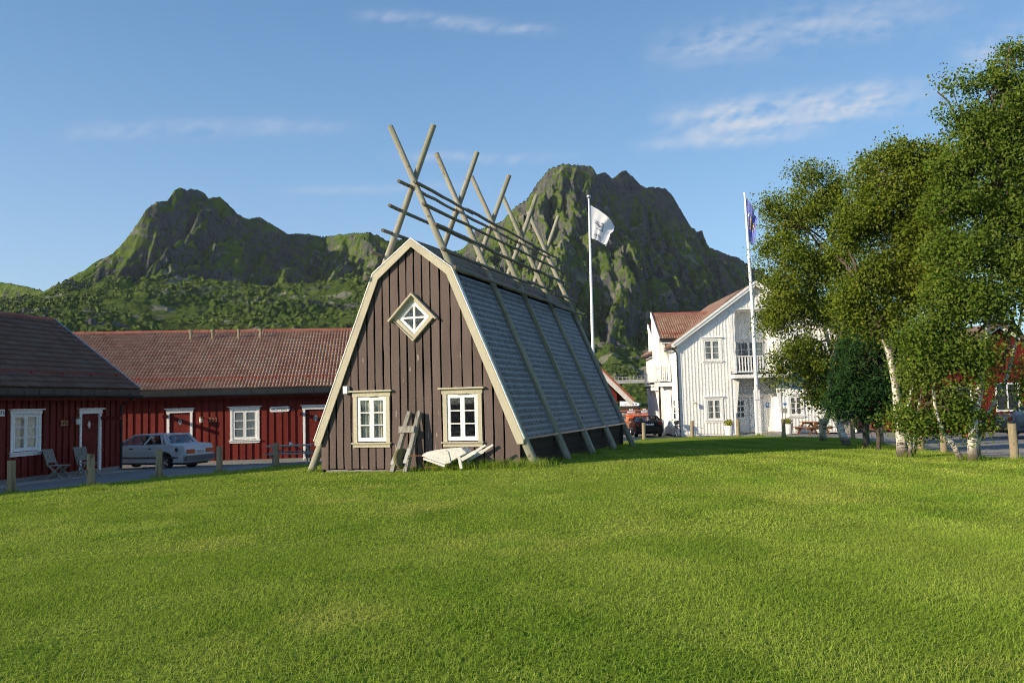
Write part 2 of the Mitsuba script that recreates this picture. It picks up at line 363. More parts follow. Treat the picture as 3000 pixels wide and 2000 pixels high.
tag('grass', 'short bright green grass blades of the mown lawn', 'grass', kind='stuff')

# unmown grass round the hut, the poles and the bollards
HUTF = frame(-2.46, 21.12, 0, -.3409)
tx, ty, th = [], [], []


def tuft(cx, cy, r, n, h0, h1):
    a, q = rng.random(n) * 2 * np.pi, np.abs(rng.normal(0, .6, n)) * r
    tx.append(cx + np.cos(a) * q); ty.append(cy + np.sin(a) * q); th.append(h0 + (h1 - h0) * rng.random(n) ** 2)


for lx in np.arange(-2.75, 3.5, .06):
    c = tf(HUTF, [lx, -.12 - .22 * (lx > .1), 0]); k = int(10 + 26 * (lx > -.5) + 30 * (lx > .35))
    tuft(c[0], c[1], .16 + .16 * (lx > .3), k, .04, .08 + .14 * (lx > -.4) + .13 * (lx > .35))
for lx, lyy in [(-3.2, .1), (3.2, .1), (3.25, 3), (3.25, 5.7), (3.25, 8.6), (3.25, 11.5)]:
    c = tf(HUTF, [lx, lyy, 0]); tuft(c[0], c[1], .34, 420, .06, .22)
for l2 in np.arange(.3, 11.5, .08):
    c = tf(HUTF, [2.9, l2, 0]); tuft(c[0], c[1], .25, 26, .04, .16)
c = tf(HUTF, [-1.0, -.5, 0])
BOLL = [(-12.5, 20.9, .8), (-10.77, 21.37, .8), (-10.06, 23.78, .8), (-9.02, 25.69, .8), (-7.99, 28.19, .8), (6.46, 41.95, .85), (8.98, 42.5, .85), (10.95, 41.16, .85), (12.4, 38.72, .85), (13.91, 38.08, .85), (14.6, 36.3, .85),
        (13.98, 32.1, .85), (12.6, 26.12, .85), (12.4, 24.35, .85), (11.95, 21.8, .75), (11.65, 19.67, .85)]
for bx, by, _ in BOLL: tuft(bx, by, .22, 240, .05, .2)
for bx, by in ((12.69, 34.3), (11.89, 30.2), (10.23, 22.2), (10.4, 22.1), (10.71, 19.8), (10.5, 19.95), (11.53, 27.61), (-9.6, 19.2), (12.5, 43.0)): tuft(bx, by, .35, 380, .06, .24)
tuft(-6.9, 17.3, .2, 500, .03, .09)
tx, ty, th = map(np.concatenate, (tx, ty, th))
v, f, uu = blades(tx, ty, gz(tx, ty) - .02, th, .007 + .004 * rng.random(len(tx)), .2 + .6 * rng.random(len(tx)), rng.random(len(tx)) * 6.3, True)
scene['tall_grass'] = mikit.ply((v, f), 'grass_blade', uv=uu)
tag('tall_grass', 'longer unmown grass tufts along the hut wall, poles and posts', 'grass', kind='stuff')
mat('paving', lambda p, n, uv: mix((.22, .21, .195), (.30, .285, .26), fbm(p.x * 3, p.y * 3, 0., 3)), .9, .15)
for (ax, ay), (bx, by), w in (((-16.2, 19.5), (-14.2, 30.2), 1.0), ((-16.0, 37.0), (-4.2, 38.65), 1.3)):
    tt = np.linspace(0, 1, 24); L_ = math.hypot(bx - ax, by - ay); nx_, ny_ = (by - ay) / L_, -(bx - ax) / L_
    cx, cy = ax + (bx - ax) * tt, ay + (by - ay) * tt
    q = MB()
    for i in range(23):
        P_ = [(cx[i], cy[i]), (cx[i + 1], cy[i + 1]), (cx[i + 1] + nx_ * w, cy[i + 1] + ny_ * w), (cx[i] + nx_ * w, cy[i] + ny_ * w)]
        z_ = [g1(*p) - .045 for p in P_]
        q.add([(*p, z) for p, z in zip(P_, z_)] + [(*p, z - .2) for p, z in zip(P_, z_)], [[0, 1, 2, 3], [0, 4, 5, 1], [1, 5, 6, 2], [2, 6, 7, 3], [3, 7, 4, 0]])
    q.done('pavement', 'paving', kind='structure', label='pale paving strip along the red wall')
# ---------------------------------------------------------------- sea
scene['sea_water'] = {'type': 'bumpmap', 'arbitrary': proc(lambda p, n, uv: fbm(p.x * .5, p.y * .8, 0., 3), eps=.1), 'scale': .25, 'bsdf': {'type': 'principled', 'base_color': rgb((.02, .045, .06)), 'roughness': .08, 'specular': .6}}
MB().quad((-2500, 72, -3.4), (2500, 72, -3.4), (2500, 420, -3.4), (-2500, 420, -3.4)).done('water', 'sea_water', kind='structure', label='calm dark harbour water behind the quay')
MB().quad((-2650, -2650, -4.5), (2650, -2650, -4.5), (2650, 2650, -4.5), (-2650, 2650, -4.5)).done('seabed', 'quay_concrete', kind='structure', label='ground under the quay and hills')

# ---------------------------------------------------------------- mountains: crest lines and spurs in metres, slopes falling off to both sides
CREST_L = [(-1900, 1950, 330), (-1374, 1900, 333), (-1047, 1700, 280), (-981, 1650, 266), (-908, 1600, 249), (-760, 1350, 205), (-608, 1100, 175), (-574, 1080, 176), (-560, 1075, 183), (-549, 1075, 189), (-529, 1080, 193), (-513, 1090, 207), (-503, 1100, 230), (-497, 1110, 256), (-490, 1120, 283), (-483, 1130, 293), (-476, 1150, 299), (-473, 1165, 317), (-469, 1175, 325), (-464, 1190, 324), (-463, 1200, 332), (-455, 1225, 333), (-451, 1240, 326), (-443, 1265, 334), (-440, 1285, 330), (-435, 1320, 319), (-430, 1355, 318), (-422, 1395, 330), (-414, 1440, 326), (-403, 1500, 323), (-383, 1590, 339), (-357, 1620, 341), (-320, 1560, 333), (-254, 1480, 320), (-234, 1490, 315), (-219, 1500, 306), (-202, 1600, 327), (-171, 1650, 326), (-138, 1680, 316), (-108, 1680, 315), (-82, 1600, 307), (-72, 1480, 280), (-66, 1370, 274)]
CREST_R = [(-71, 1380, 271), (-55, 1360, 291), (-30, 1340, 294), (-10, 1320, 298), (8, 1300, 314), (30, 1290, 326), (49, 1280, 352), (64, 1270, 366), (90, 1260, 373), (105, 1265, 373), (131, 1280, 374), (139, 1290, 364), (156, 1310, 369), (168, 1325, 361), (187, 1350, 379), (196, 1360, 384), (210, 1380, 380), (226, 1405, 371), (239, 1425, 371), (284, 1490, 386), (302, 1520, 381), (325, 1560, 363), (350, 1605, 342), (373, 1650, 325), (409, 1710, 316), (468, 1800, 318), (521, 1880, 318), (563, 1940, 310), (591, 1980, 310), (701, 2120, 286), (870, 2300, 241), (1103, 2450, 171), (1426, 2500, 85)]
SPURS = [  # points, slope left of it, slope right of it
    ([(-463, 1198, 325), (-435, 1130, 259), (-426, 1060, 229), (-427, 1000, 195), (-438, 960, 176), (-422, 880, 140), (-411, 800, 101), (-403, 750, 79)], .95, 1.15),
    ([(-444, 1262, 326), (-409, 1190, 271), (-409, 1110, 231), (-389, 1010, 186), (-377, 940, 158)], .8, .85), ([(-426, 1055, 226), (-405, 985, 186), (-385, 905, 145)], .8, .8),
    ([(-320, 1560, 330), (-275, 1350, 258), (-248, 1180, 197)], .75, .75), ([(-254, 1480, 316), (-221, 1330, 259), (-192, 1200, 208)], .8, .8),
    ([(-908, 1600, 240), (-800, 1250, 165), (-700, 1000, 105)], .4, .4),
    ([(-374, 760, 97), (-359, 850, 126), (-343, 930, 149), (-294, 960, 147), (-228, 930, 133), (-165, 900, 135), (-109, 900, 137), (-61, 900, 125), (0, 860, 100)], .34, .34),
    ([(135, 1285, 359), (123, 1200, 305), (121, 1140, 271), (142, 1060, 218), (130, 1000, 181), (111, 930, 143), (95, 850, 103), (88, 780, 72), (78, 640, 33), (74, 560, 13)], .95, 1.7),
    ([(84, 1262, 366), (80, 1255, 360), (55, 1180, 302), (45, 1100, 245), (44, 1000, 189), (46, 900, 140), (50, 800, 92)], .9, 1.1),
    ([(110, 1262, 366), (102, 1160, 296), (79, 1090, 256), (62, 1010, 208), (41, 930, 161)], 1.0, 1.3),
    ([(10, 1302, 306), (-12, 1200, 235), (-16, 1080, 175), (0, 950, 120)], .8, .95),
    ([(207, 1376, 376), (210, 1270, 278), (188, 1160, 220), (175, 1060, 171), (178, 980, 120)], 1.1, 1.6), ([(322, 1555, 363), (294, 1420, 262), (258, 1280, 189), (237, 1150, 127)], 1.1, 1.5), ([(468, 1800, 314), (411, 1600, 220), (351, 1400, 141)], 1.0, 1.3),
    ([(20, 560, 2), (62, 520, 12), (71, 500, 11), (80, 480, 11), (88, 470, 11), (120, 470, 14), (200, 500, 20)], .32, .32)]


def ridge_height(x, y, pts, sl, sr, warp, cliff=0., acc=None):
    best = np.full(x.shape, -1e9)
    for (ax, ay, az), (bx, by, bz) in zip(pts[:-1], pts[1:]):
        dx, dy = bx - ax, by - ay; L2 = dx * dx + dy * dy
        t = np.clip(((x - ax) * dx + (y - ay) * dy) / L2, 0, 1)
        ex, ey = x - ax - t * dx, y - ay - t * dy
        d = np.hypot(ex, ey)
        side = (dx * ey - dy * ex) > 0
        s = np.where(side, sl, sr) * warp
        best = np.maximum(best, az + t * (bz - az) - s * (d if np.ndim(cliff) == 0 and cliff <= 0 else np.where(d < cliff, 1.45 * d, .45 * cliff + d)))
        if acc is not None: np.minimum(acc, d, out=acc)
    return best


def N3(x, y, z=0., o=4, seed=0): return meshkit.fbm(np.stack([x, y, np.zeros_like(x) + z], -1), o, seed)


def terrain(x, y):
    wx = x + 46 * (N3(x / 120, y / 120, 1, 3, 1) - .5); wy = y + 46 * (N3(x / 120, y / 120, 2, 3, 2) - .5)
    wx2 = wx + 16 * (N3(x / 32, y / 32, 3, 2, 4) - .5); wy2 = wy + 16 * (N3(x / 32, y / 32, 5, 2, 5) - .5)
    warp = .78 + .5 * N3(x / 60, y / 110, 7, 4, 3)
    acc = np.full(x.shape, 1e9)
    H = ridge_height(x, y, CREST_L, 1.0, .9, warp * 1.02, 1. + 47 * np.clip((x + 560) / 50, 0, 1) * np.clip((-330 - x) / 80, 0, 1), acc)
    H = np.maximum(H, ridge_height(x, y, CREST_R, 1.15, 1.15, warp * 1.05, 42., acc))
    for pts, sl, sr in SPURS:
        h = ridge_height(wx2, wy2, pts, sl, sr, warp)
        k = 7.
        H = np.where(H > h, H, h) + k * np.log1p(np.exp(-np.abs(H - h) / k)) - k * np.log(2) * np.exp(-np.abs(H - h) / 30)
    t = np.clip((y - 330 - 40 * (N3(x / 90, y / 90, 9, 3, 8) - .5)) / 600, 0, 1)
    left = 1 / (1 + np.exp((x - 15) / 30))
    base = -6 + left * 140 * t ** .92 + (1 - left) * (26 * np.clip((y - 470) / 120, 0, 1) ** 1.2)
    k = 10.
    m = np.maximum(H, base) + k * np.log1p(np.exp(-np.abs(H - base) / k)) - k * .3
    away = np.clip(acc / 45, 0, 1)
    hi = np.clip((m - base - 8) / 40, 0, 1)
    gul = np.abs(N3(wx / 26, y / 130, 12, 4, 14) - .5) * 2
    rib = np.abs(N3(wx / 11, y / 48, 15, 3, 17) - .5) * 2
    m = m - hi * away * (26 * (1 - gul) ** 3 + 9 * (1 - rib) ** 2) + hi * away * 8
    m = m + hi * (.3 + .7 * away) * (11 * (N3(x / 14, y / 22, 18, 4, 21) - .5) + 7. * (N3(x / 4.5, y / 8, 6, 3, 23) - .5))
    step = 7.0
    q = (m + 9 * N3(x / 40, y / 40, 3, 2, 25)) / step
    m = m + hi * away * .45 * step * (np.floor(q) + np.clip((q - np.floor(q)) * 2.2 - .6, 0, 1) - q) * (N3(x / 50, y / 50, 8, 2, 27) > .42)
    lo = 1 - hi
    m = m + lo * np.clip((m + 3) / 10, 0, 1) * (22 * (N3(x / 75, y / 75, 20, 3, 31) - .5) + 9 * (np.abs(N3(x / 26, y / 26, 22, 3, 33) - .5)))
    bush = np.clip(N3(x / 5.2, y / 6., 30, 3, 41) - .42, 0, 1) * N3(x / 60, y / 60, 33, 2, 43)
    m = m + (lo + .35 * hi * np.clip(1 - (m - 120) / 100, 0, 1)) * np.clip((m + 3) / 10, 0, 1) * 17 * bush
    return m


AZ = np.linspace(-.76, .68, 900); D = np.concatenate([np.linspace(300, 1000, 215), np.linspace(1003, 1450, 160), np.linspace(1454, 1900, 80), np.linspace(1915, 2600, 32)])
A_, D_ = np.meshgrid(AZ, D)
MX, MY = np.tan(A_) * D_, D_
MZ = terrain(MX, MY)
MZ[0] = -5.


def mix1(a, b, t): return a + (b - a) * t


def rockveg(p, n, uv):
    big = fbm(p.x / 55, p.y / 55, p.z / 38, 4)
    med = fbm(p.x / 13, p.y / 13, p.z / 10, 3)
    fine = fbm(p.x / 4, p.y / 4, p.z / 3, 3)
    steep = n.z + (big - .5) * .42 + (med - .5) * .34 + (fine - .5) * .22
    hi = smoothstep(60, 190, p.z + 60 * (big - .5))
    veg = smoothstep(.0, .13, steep - mix1(.33, .40, hi) - .05 * smoothstep(250, 340, p.z))
    veg = veg * (1 - (1 - hi) * smoothstep(.66, .72, fbm(p.x / 30 + 9, p.y / 30, 5., 4)) * .9)
    crk = smoothstep(.07, .0, dr.abs(noise(p.x / 6, p.y / 9, p.z / 16) - .5)) * .55 + smoothstep(.06, .0, dr.abs(noise(p.x / 2.6, p.y / 4, p.z / 6) - .5)) * .35
    streak = fbm(p.x / 5, p.y / 5, p.z / 40, 3)
    rock = mix((.045, .046, .050), (.150, .149, .150), streak * .6 + med * .5) * (1 - crk)
    rock = mix(rock, (.25, .245, .235), smoothstep(.55, .75, fine * .5 + big * .5) * .5)
    rock = mix(rock, (.11, .115, .06), smoothstep(.5, .75, big) * .35)
    grass = mix((.050, .092, .018), (.115, .155, .034), smoothstep(.3, .72, big * .5 + med * .5))
    shrub = mix((.030, .055, .016), (.085, .120, .030), fine * .7 + med * .3)
    g = mix(shrub, grass, smoothstep(100, 190, p.z + 110 * (med - .5) + 60 * (big - .5)))
    scree = smoothstep(.63, .72, fbm(p.x / 24 + 30, p.y / 24, p.z / 24, 4)) * .6
    return mix(rock, mix(g, (.26, .24, .21), scree), veg)


scene['mountain_rock'] = {'type': 'twosided', 'bsdf': {'type': 'bumpmap', 'arbitrary': proc(lambda p, n, uv: fbm(p.x / 4, p.y / 4, p.z / 5, 3) + .4 * noise(p.x / 1.4, p.y / 1.4, p.z / 1.4), eps=.3), 'scale': 4.0,
    'bsdf': {'type': 'diffuse', 'reflectance': proc(rockveg)}}}
v, f = grid_mesh(MX, MY, MZ)
scene['mountain'] = mikit.ply((v, f), 'mountain_rock', smooth=True, uv=np.stack([MX.ravel(), MY.ravel()], 1) / 10)
tag('mountain', 'rocky green mountains with two dark peaks behind the buildings', kind='structure')
# low birch scrub and juniper on the lower slopes
scene['scrub_leaf'] = {'type': 'twosided', 'bsdf': {'type': 'diffuse', 'reflectance': proc(lambda p, n, uv: mix((.038, .066, .018), (.125, .165, .040), uv.x * .65 + .35 * noise(p.x * .9, p.y * .9, p.z * .9)))}}
ico = trimesh.creation.icosahedron(); iv, jf = np.asarray(ico.vertices), np.asarray(ico.faces)
nb = 42000
by = 330 + 720 * rng.random(nb) ** .8; bx = (rng.random(nb) * 1.22 - .66) * by
dens = N3(bx / 45, by / 45, 3, 4, 61)
keep = (dens > .44 + .25 * rng.random(nb)); bx, by = bx[keep][:13000], by[keep][:13000]
from scipy.interpolate import RegularGridInterpolator
_tz = RegularGridInterpolator((D, AZ), MZ, bounds_error=False, fill_value=-99.)
bz = _tz(np.stack([by, np.arctan2(bx, by)], 1)); keep = (bz > -2) & (bz < 175); bx, by, bz = bx[keep], by[keep], bz[keep]; nb = len(bx)
sz = (.6 + 1.9 * rng.random(nb) ** 2.4)[:, None, None]
bv = iv[None] * (.55 + .75 * rng.random((nb, 12, 1))) * sz * np.array([1., 1., .85]) + np.stack([bx, by, bz + .45 * sz[:, 0, 0]], 1)[:, None]
scene['scrub'] = mikit.ply((bv.reshape(-1, 3), (jf[None] + 12 * np.arange(nb)[:, None, None]).reshape(-1, 3)), 'scrub_leaf', uv=np.stack([np.repeat(rng.random(nb), 12), np.zeros(nb * 12)], 1))
tag('scrub', 'dark green birch scrub and juniper on the lower mountain slope', 'scrub', kind='stuff')
T4 = T().translate([0, 0, 197.35]).scale([2690, 2690, 202.65])
scene['haze_boundary'] = {'type': 'null'}
scene['haze'] = {'type': 'cube', 'to_world': T4, 'bsdf': {'type': 'ref', 'id': 'haze_boundary'}, 'interior': {'type': 'ref', 'id': 'haze_air'}}
tag('haze', 'thin blue air between the lawn and the mountains', 'haze', kind='stuff')

# ---------------------------------------------------------------- building helpers
def wavy_strip(xa, xb, z0, z1, amp):
    if amp <= 0: return sbox(xa, z0, xb, z1)
    n = max(4, int((z1 - z0) / .22)); zs = np.linspace(z0, z1, n)
    o = lambda: amp * (meshkit.noise(np.stack([zs * 2.1, zs * 0 + RND.random() * 90, zs * 0], -1), 3) - .5) * 2 + amp * .5 * (rng.random(n) - .5)
    return Polygon(list(zip(xa + o(), zs)) + list(zip((xb + o())[::-1], zs[::-1]))).buffer(0)


def cladding(par, fr, wall, y0, y1, width, gap, m, amp=0., lath=None, jit=0.):
    """upright boards, each one a part; lath: (width, y0, y1) of narrower boards nailed over the joints"""
    a, z0, b, z1 = wall.bounds
    n = max(1, round((b - a) / (width + gap))); xs = np.linspace(a, b, n + 1)
    xs[1:-1] += jit * (rng.random(n - 1) - .5)
    for i in range(n):
        pg = wavy_strip(xs[i] + (gap / 2 if i else 0), xs[i + 1] - (gap / 2 if i < n - 1 else 0), z0 - .1, z1 + .1, amp).intersection(wall)
        for g in getattr(pg, 'geoms', [pg]):
            if g.geom_type == 'Polygon' and g.area > .004: MB().poly(g, y0, y1).done('board', m, par, fr)
    if lath:
        for x in xs[1:-1]:
            pg = sbox(x - lath[0] / 2, z0, x + lath[0] / 2, z1).intersection(wall)
            for g in getattr(pg, 'geoms', [pg]):
                if g.geom_type == 'Polygon' and g.area > .004: MB().poly(g, lath[1], lath[2]).done('cover_board', m, par, fr)


def window(par, fr, x0, x1, z0, z1, yb, casing, sash='trim_white', cols=2, rows=3, cw=.11, cap=True, curtain=None, sill=True, name='window', depth=.035, twin=True, proud=.03, pane='glass'):
    """sash opening x0..x1, z0..z1; yb: face of the boards; outside is -y"""
    k = numbered(par + '__' + name)
    yo = yb - proud
    c = MB().box(x0 - cw, x0 - .004, yo, yb + .05, z0 - .02, z1 + .005).box(x1 + .004, x1 + cw, yo, yb + .05, z0 - .02, z1 + .005)
    c.box(x0 - cw - .025, x1 + cw + .025, yo - .008, yb + .05, z1 + .008, z1 + .125)
    scene_k = c.done('casing', casing, k, fr)
    if cap: MB().box(x0 - cw - .09, x1 + cw + .09, yo - .085, yb + .02, z1 + .128, z1 + .168).done('cap_board', casing, k, fr)
    if sill:
        MB().box(x0 - cw - .04, x1 + cw + .04, yo - .06, yb + .03, z0 - .062, z0 - .023).box(x0 - cw - .005, x1 + cw + .005, yo - .012, yb + .03, z0 - .15, z0 - .064).done('sill', casing, k, fr)
    ys, fwid, bw = yb + .012, .055, .028
    s = MB()
    s.box(x0, x0 + .03, ys - .012, ys + .06, z0, z1).box(x1 - .03, x1, ys - .012, ys + .06, z0, z1).box(x0 + .03, x1 - .03, ys - .012, ys + .06, z1 - .03, z1).box(x0 + .03, x1 - .03, ys - .012, ys + .06, z0, z0 + .035)
    leaves = [(x0 + .03, (x0 + x1) / 2 - .003), ((x0 + x1) / 2 + .003, x1 - .03)] if twin else [(x0 + .03, x1 - .03)]
    cpl = cols // len(leaves)
    panes = []
    for a, b in leaves:
        za, zb = z0 + .038, z1 - .033
        s.box(a, a + fwid, ys - .02, ys + .03, za, zb).box(b - fwid, b, ys - .02, ys + .03, za, zb).box(a + fwid, b - fwid, ys - .02, ys + .03, za, za + fwid * 1.15).box(a + fwid, b - fwid, ys - .02, ys + .03, zb - fwid, zb)
        ia, ib, ja, jb = a + fwid, b - fwid, za + fwid * 1.15, zb - fwid
        for i in range(1, cpl): s.box(ia + (ib - ia) * i / cpl - bw / 2, ia + (ib - ia) * i / cpl + bw / 2, ys - .016, ys + .02, ja, jb)
        for j in range(1, rows): s.box(ia, ib, ys - .018, ys + .022, ja + (jb - ja) * j / rows - bw / 2, ja + (jb - ja) * j / rows + bw / 2)
        for i in range(cpl):
            for j in range(rows):
                panes.append((ia + (ib - ia) * i / cpl, ia + (ib - ia) * (i + 1) / cpl, ja + (jb - ja) * j / rows, ja + (jb - ja) * (j + 1) / rows))
    s.done('sash', sash, k, fr)
    for a, b, c0, d in panes: MB().quad((a, ys + .006, c0), (b, ys + .006, c0), (b, ys + .006, d), (a, ys + .006, d)).done('pane', pane, k, fr)
    if curtain:
        for a, b, top, m in curtain:
            xs = np.linspace(a, b, 25); zz = np.linspace(z0 + .05, top, 6)
            XX, ZZ = np.meshgrid(xs, zz); YY = ys + .12 + .03 * np.sin(XX * 70 + ZZ) + .012 * np.sin(XX * 31)
            i, j = np.meshgrid(np.arange(5), np.arange(24), indexing='ij')
            q = np.stack([i * 25 + j, i * 25 + j + 1, (i + 1) * 25 + j + 1, (i + 1) * 25 + j], -1).reshape(-1, 4)
            MB().add(np.stack([XX, YY, ZZ], -1).reshape(-1, 3), q).done('curtain', m, k, fr, smooth=True)
    return k


TILE_U = np.linspace(0, 1, 13)


def tile_mesh(w, l):
    """one double roll roof tile, its lower edge at x 0..w, y 0, running up to y l"""
    x = TILE_U * w
    zz = .062 * np.abs(np.sin(np.pi * 2 * TILE_U)) ** 1.1
    v = np.vstack([np.stack([x, x * 0, zz + .050], 1), np.stack([x, x * 0 + l + .02, zz + .008], 1), np.stack([x, x * 0 + .004, zz + .006], 1)])
    n = len(x); i = np.arange(n - 1)
    return v, np.vstack([np.stack([i, i + 1, i + 1 + n, i + n], 1), np.stack([i + 1, i, i + 2 * n, i + 1 + 2 * n], 1)])


def tiled_slope(par, fr, x0, x1, ye, ze, yr, zr, m, tw=.30, tl=.30, most=300):
    """tiles laid from the eave line (ye, ze) to the ridge (yr, zr) between x0 and x1; the nearest ones are parts"""
    L = math.hypot(yr - ye, zr - ze); nr, nc = max(1, round(L / tl)), max(1, round((x1 - x0) / tw))
    dw, dl = (x1 - x0) / nc, L / nr
    v, f = tile_mesh(dw, dl)
    c, s = (yr - ye) / L, (zr - ze) / L
    lst = []
    for j in range(nr):
        for i in range(nc):
            b = np.array([x0 + i * dw, ye + c * dl * j, ze + s * dl * j])
            w = np.stack([b[0] + v[:, 0], b[1] + v[:, 1] * c - v[:, 2] * s, b[2] + v[:, 1] * s + v[:, 2] * c], 1)
            w += np.array([0, 0, .006 * (RND.random() - .5)])
            lst.append((np.linalg.norm(tf(fr, b)[:2]), w))
    lst.sort(key=lambda t: t[0])
    rest = MB()
    for i, (_, w) in enumerate(lst):
        if i < most: MB().add(w, f).done('roof_tile', m, par, fr)
        else: rest.add(w, f)
    if rest.n: rest.done('roof_tiles', m, par, fr, kind='stuff')


def ridge_caps(par, fr, x0, x1, y, z, m='ridge_clay', l=.42, r=.12):
    n = round((x1 - x0) / l)
    th = np.linspace(-.2, np.pi + .2, 9)
    for i in range(n):
        a, b = x0 + (x1 - x0) * i / n, x0 + (x1 - x0) * (i + 1) / n + .03
        v = np.vstack([np.stack([th * 0 + xx, y + rr * np.cos(th), z + rr * .85 * np.sin(th) - .03], 1) for xx, rr in ((a, r * .93), (b, r * 1.04), (b, r * .9))])
        k = np.arange(8)
        MB().add(v, np.vstack([np.stack([k, k + 9, k + 10, k + 1], 1), np.stack([k + 9, k + 18, k + 19, k + 10], 1)])).done('ridge_tile', m, par, fr)


def snow_guard(par, fr, x0, x1, ye, ze, yr, zr, up=.75, step=1.35):
    L = math.hypot(yr - ye, zr - ze); c, s = (yr - ye) / L, (zr - ze) / L
    by, bz = ye + c * up, ze + s * up
    k = numbered(par + '__snow_guard')
    MB().bar((x0, by - s * .16, bz + c * .16), (x1, by - s * .16, bz + c * .16), .025, .025).bar((x0, by - s * .08, bz + c * .08), (x1, by - s * .08, bz + c * .08), .02, .02).done('rail', 'red_metal', k, fr)
    for i in range(int((x1 - x0) / step) + 1):
        x = x0 + i * step
        MB().bar((x, by, bz), (x, by - s * .19, bz + c * .19), .05, .02).bar((x, by - c * .22, bz - s * .22 + .03), (x, by - s * .12, bz + c * .12), .03, .015).done('bracket', 'red_metal', k, fr)


# ---------------------------------------------------------------- the brown hut under crossed poles
hut = thing('wooden_hut', 'brown gambrel hut with crossed poles above its roof and white windows', 'hut')
WB, WF, ZF, WK, ZK, ZP, HL = 2.75, 2.845, .72, 1.045, 4.94, 5.75, 11.3
gable = Polygon([(-WB, -.02), (WB, -.02), (WB, ZF + .1), (WK - .03, ZK - .06), (0, ZP - .09), (-WK + .03, ZK - .06), (-WB, ZF + .1)])
W1, W2 = (-1.66, -.83, .69, 1.83), (.87, 1.69, .69, 1.83)
DZ, DR = 3.80, .425
diam = Polygon([(0, DZ - DR), (DR, DZ), (0, DZ + DR), (-DR, DZ)])
holes = unary_union([sbox(a + .005, c + .005, b - .005, d - .005) for a, b, c, d in (W1, W2)] + [diam.buffer(-.004, join_style=2)])
MB().poly(gable.difference(holes), .012, .12).done('gable_backing', 'black_board', hut, HUTF)
gable_in = gable
cut = unary_union([sbox(a - .06, c - .02, b + .06, d + .03) for a, b, c, d in (W1, W2)] + [diam.buffer(.10, join_style=2)])
# boards of uneven width with live edges, bottoms not quite level
a = -WB
i = 0
while a < WB - .12:
    w = .205 + .06 * RND.random() + .02 * (a > .4)
    b = min(a + w, WB)
    if WB - b < .14: b = WB
    pg = wavy_strip(a + (.022 if i else 0), b - (.022 if b < WB else 0), -.3, 6, .011).intersection(gable.difference(cut).difference(sbox(a, -1, b, -.02 + .02 * RND.random())))
    for g in getattr(pg, 'geoms', [pg]):
        if g.geom_type == 'Polygon' and g.area > .004: MB().poly(g, -.03 - .006 * RND.random(), .010).done('board', 'brown_paint', hut, HUTF)
    a = b; i += 1
# shell behind: floor, back gable, roof deck, low side walls of horizontal planks
MB().poly(gable, HL - .1, HL).done('back_gable', 'dark_plank', hut, HUTF)
MB().box(-WB + .05, WB - .05, .13, HL - .11, -.05, 0).done('floor', 'dark_room', hut, HUTF)
deck = MB()
for s in (-1, 1):
    deck.poly(Polygon([(s * (WF - .07), ZF - .012), (s * (WK - .065), ZK - .032), (0, ZP - .04), (0, ZP - .09), (s * (WK - .16), ZK - .12), (s * (WF - .17), ZF - .03)]), -.02, HL + .05)
deck.done('roof_deck', 'black_board', hut, HUTF)
for s in (-1, 1):
    for j in range(5):
        z0 = -.25 + j * .21
        MB().box(s * WB - .03 if s < 0 else WB - .03, s * WB if s < 0 else WB, .02, HL - .1, z0, z0 + .2).done('side_plank', 'dark_plank', hut, HUTF)
    e = WF + .035
    MB().bar((s * e, .02, ZF + .0), (s * e, HL + .05, ZF + .0), .03, .05).done('eave_strip', 'grey_metal', hut, HUTF)
    MB().box(s * (WB + .02) - .06, s * (WB + .02) + .06, HL - .12, HL - .02, -.1, .7).done('corner_post', 'dark_plank', hut, HUTF)


def roof_course(side, a, b, k, n):
    """one course of narrow weathered shingles with toothed lower ends"""
    p0, p1 = np.array([side * (WF - .07), ZF]), np.array([side * (WK - .065), ZK - .02])
    t = (p1 - p0) / np.linalg.norm(p1 - p0); nrm = np.array([side * t[1] * side, -t[0] * side]) if side > 0 else np.array([-t[1], t[0]])
    if nrm[0] * side < 0: nrm = -nrm
    L = np.linalg.norm(p1 - p0); step = L / n; lo = k * step - .03
    m = MB(); wd = .117
    cnt = int((b - a) / wd)
    for i in range(cnt):
        y = a + i * wd; j = (RND.random() - .5) * .02
        w1 = wd * .97; w2 = wd * (.40 + .08 * RND.random()); c = y + wd / 2
        hh = step * (.50 + .12 * RND.random())
        prof = [(-w2 / 2, lo + j), (w2 / 2, lo + j), (w2 / 2 + .004, lo + hh + j), (w1 / 2, lo + hh + .012 + j), (w1 / 2, lo + step * 1.02), (-w1 / 2, lo + step * 1.02), (-w1 / 2, lo + hh + .012 + j), (-w2 / 2 - .004, lo + hh + j)]
        tilt = lambda d: .008 - (d - lo) / (step * 1.02) * .006
        top = [(p0 + t * d + nrm * (tilt(d) + .009 + .003 * RND.random()), c + dy) for dy, d in prof]
        bot = [(p0 + t * d + nrm * tilt(d), c + dy) for dy, d in prof]
        v = np.array([[q[0], y_, q[1]] for q, y_ in top + bot])
        f = [[0, 1, 2], [0, 2, 7], [7, 2, 3], [7, 3, 6], [6, 3, 4], [6, 4, 5]] if side > 0 else [[0, 2, 1], [0, 7, 2], [7, 3, 2], [7, 6, 3], [6, 4, 3], [6, 5, 4]]
        sd = [[0, 8, 9], [0, 9, 1], [1, 9, 10], [1, 10, 2], [7, 15, 8], [7, 8, 0]]
        m.add(v, f + sd)
    return m


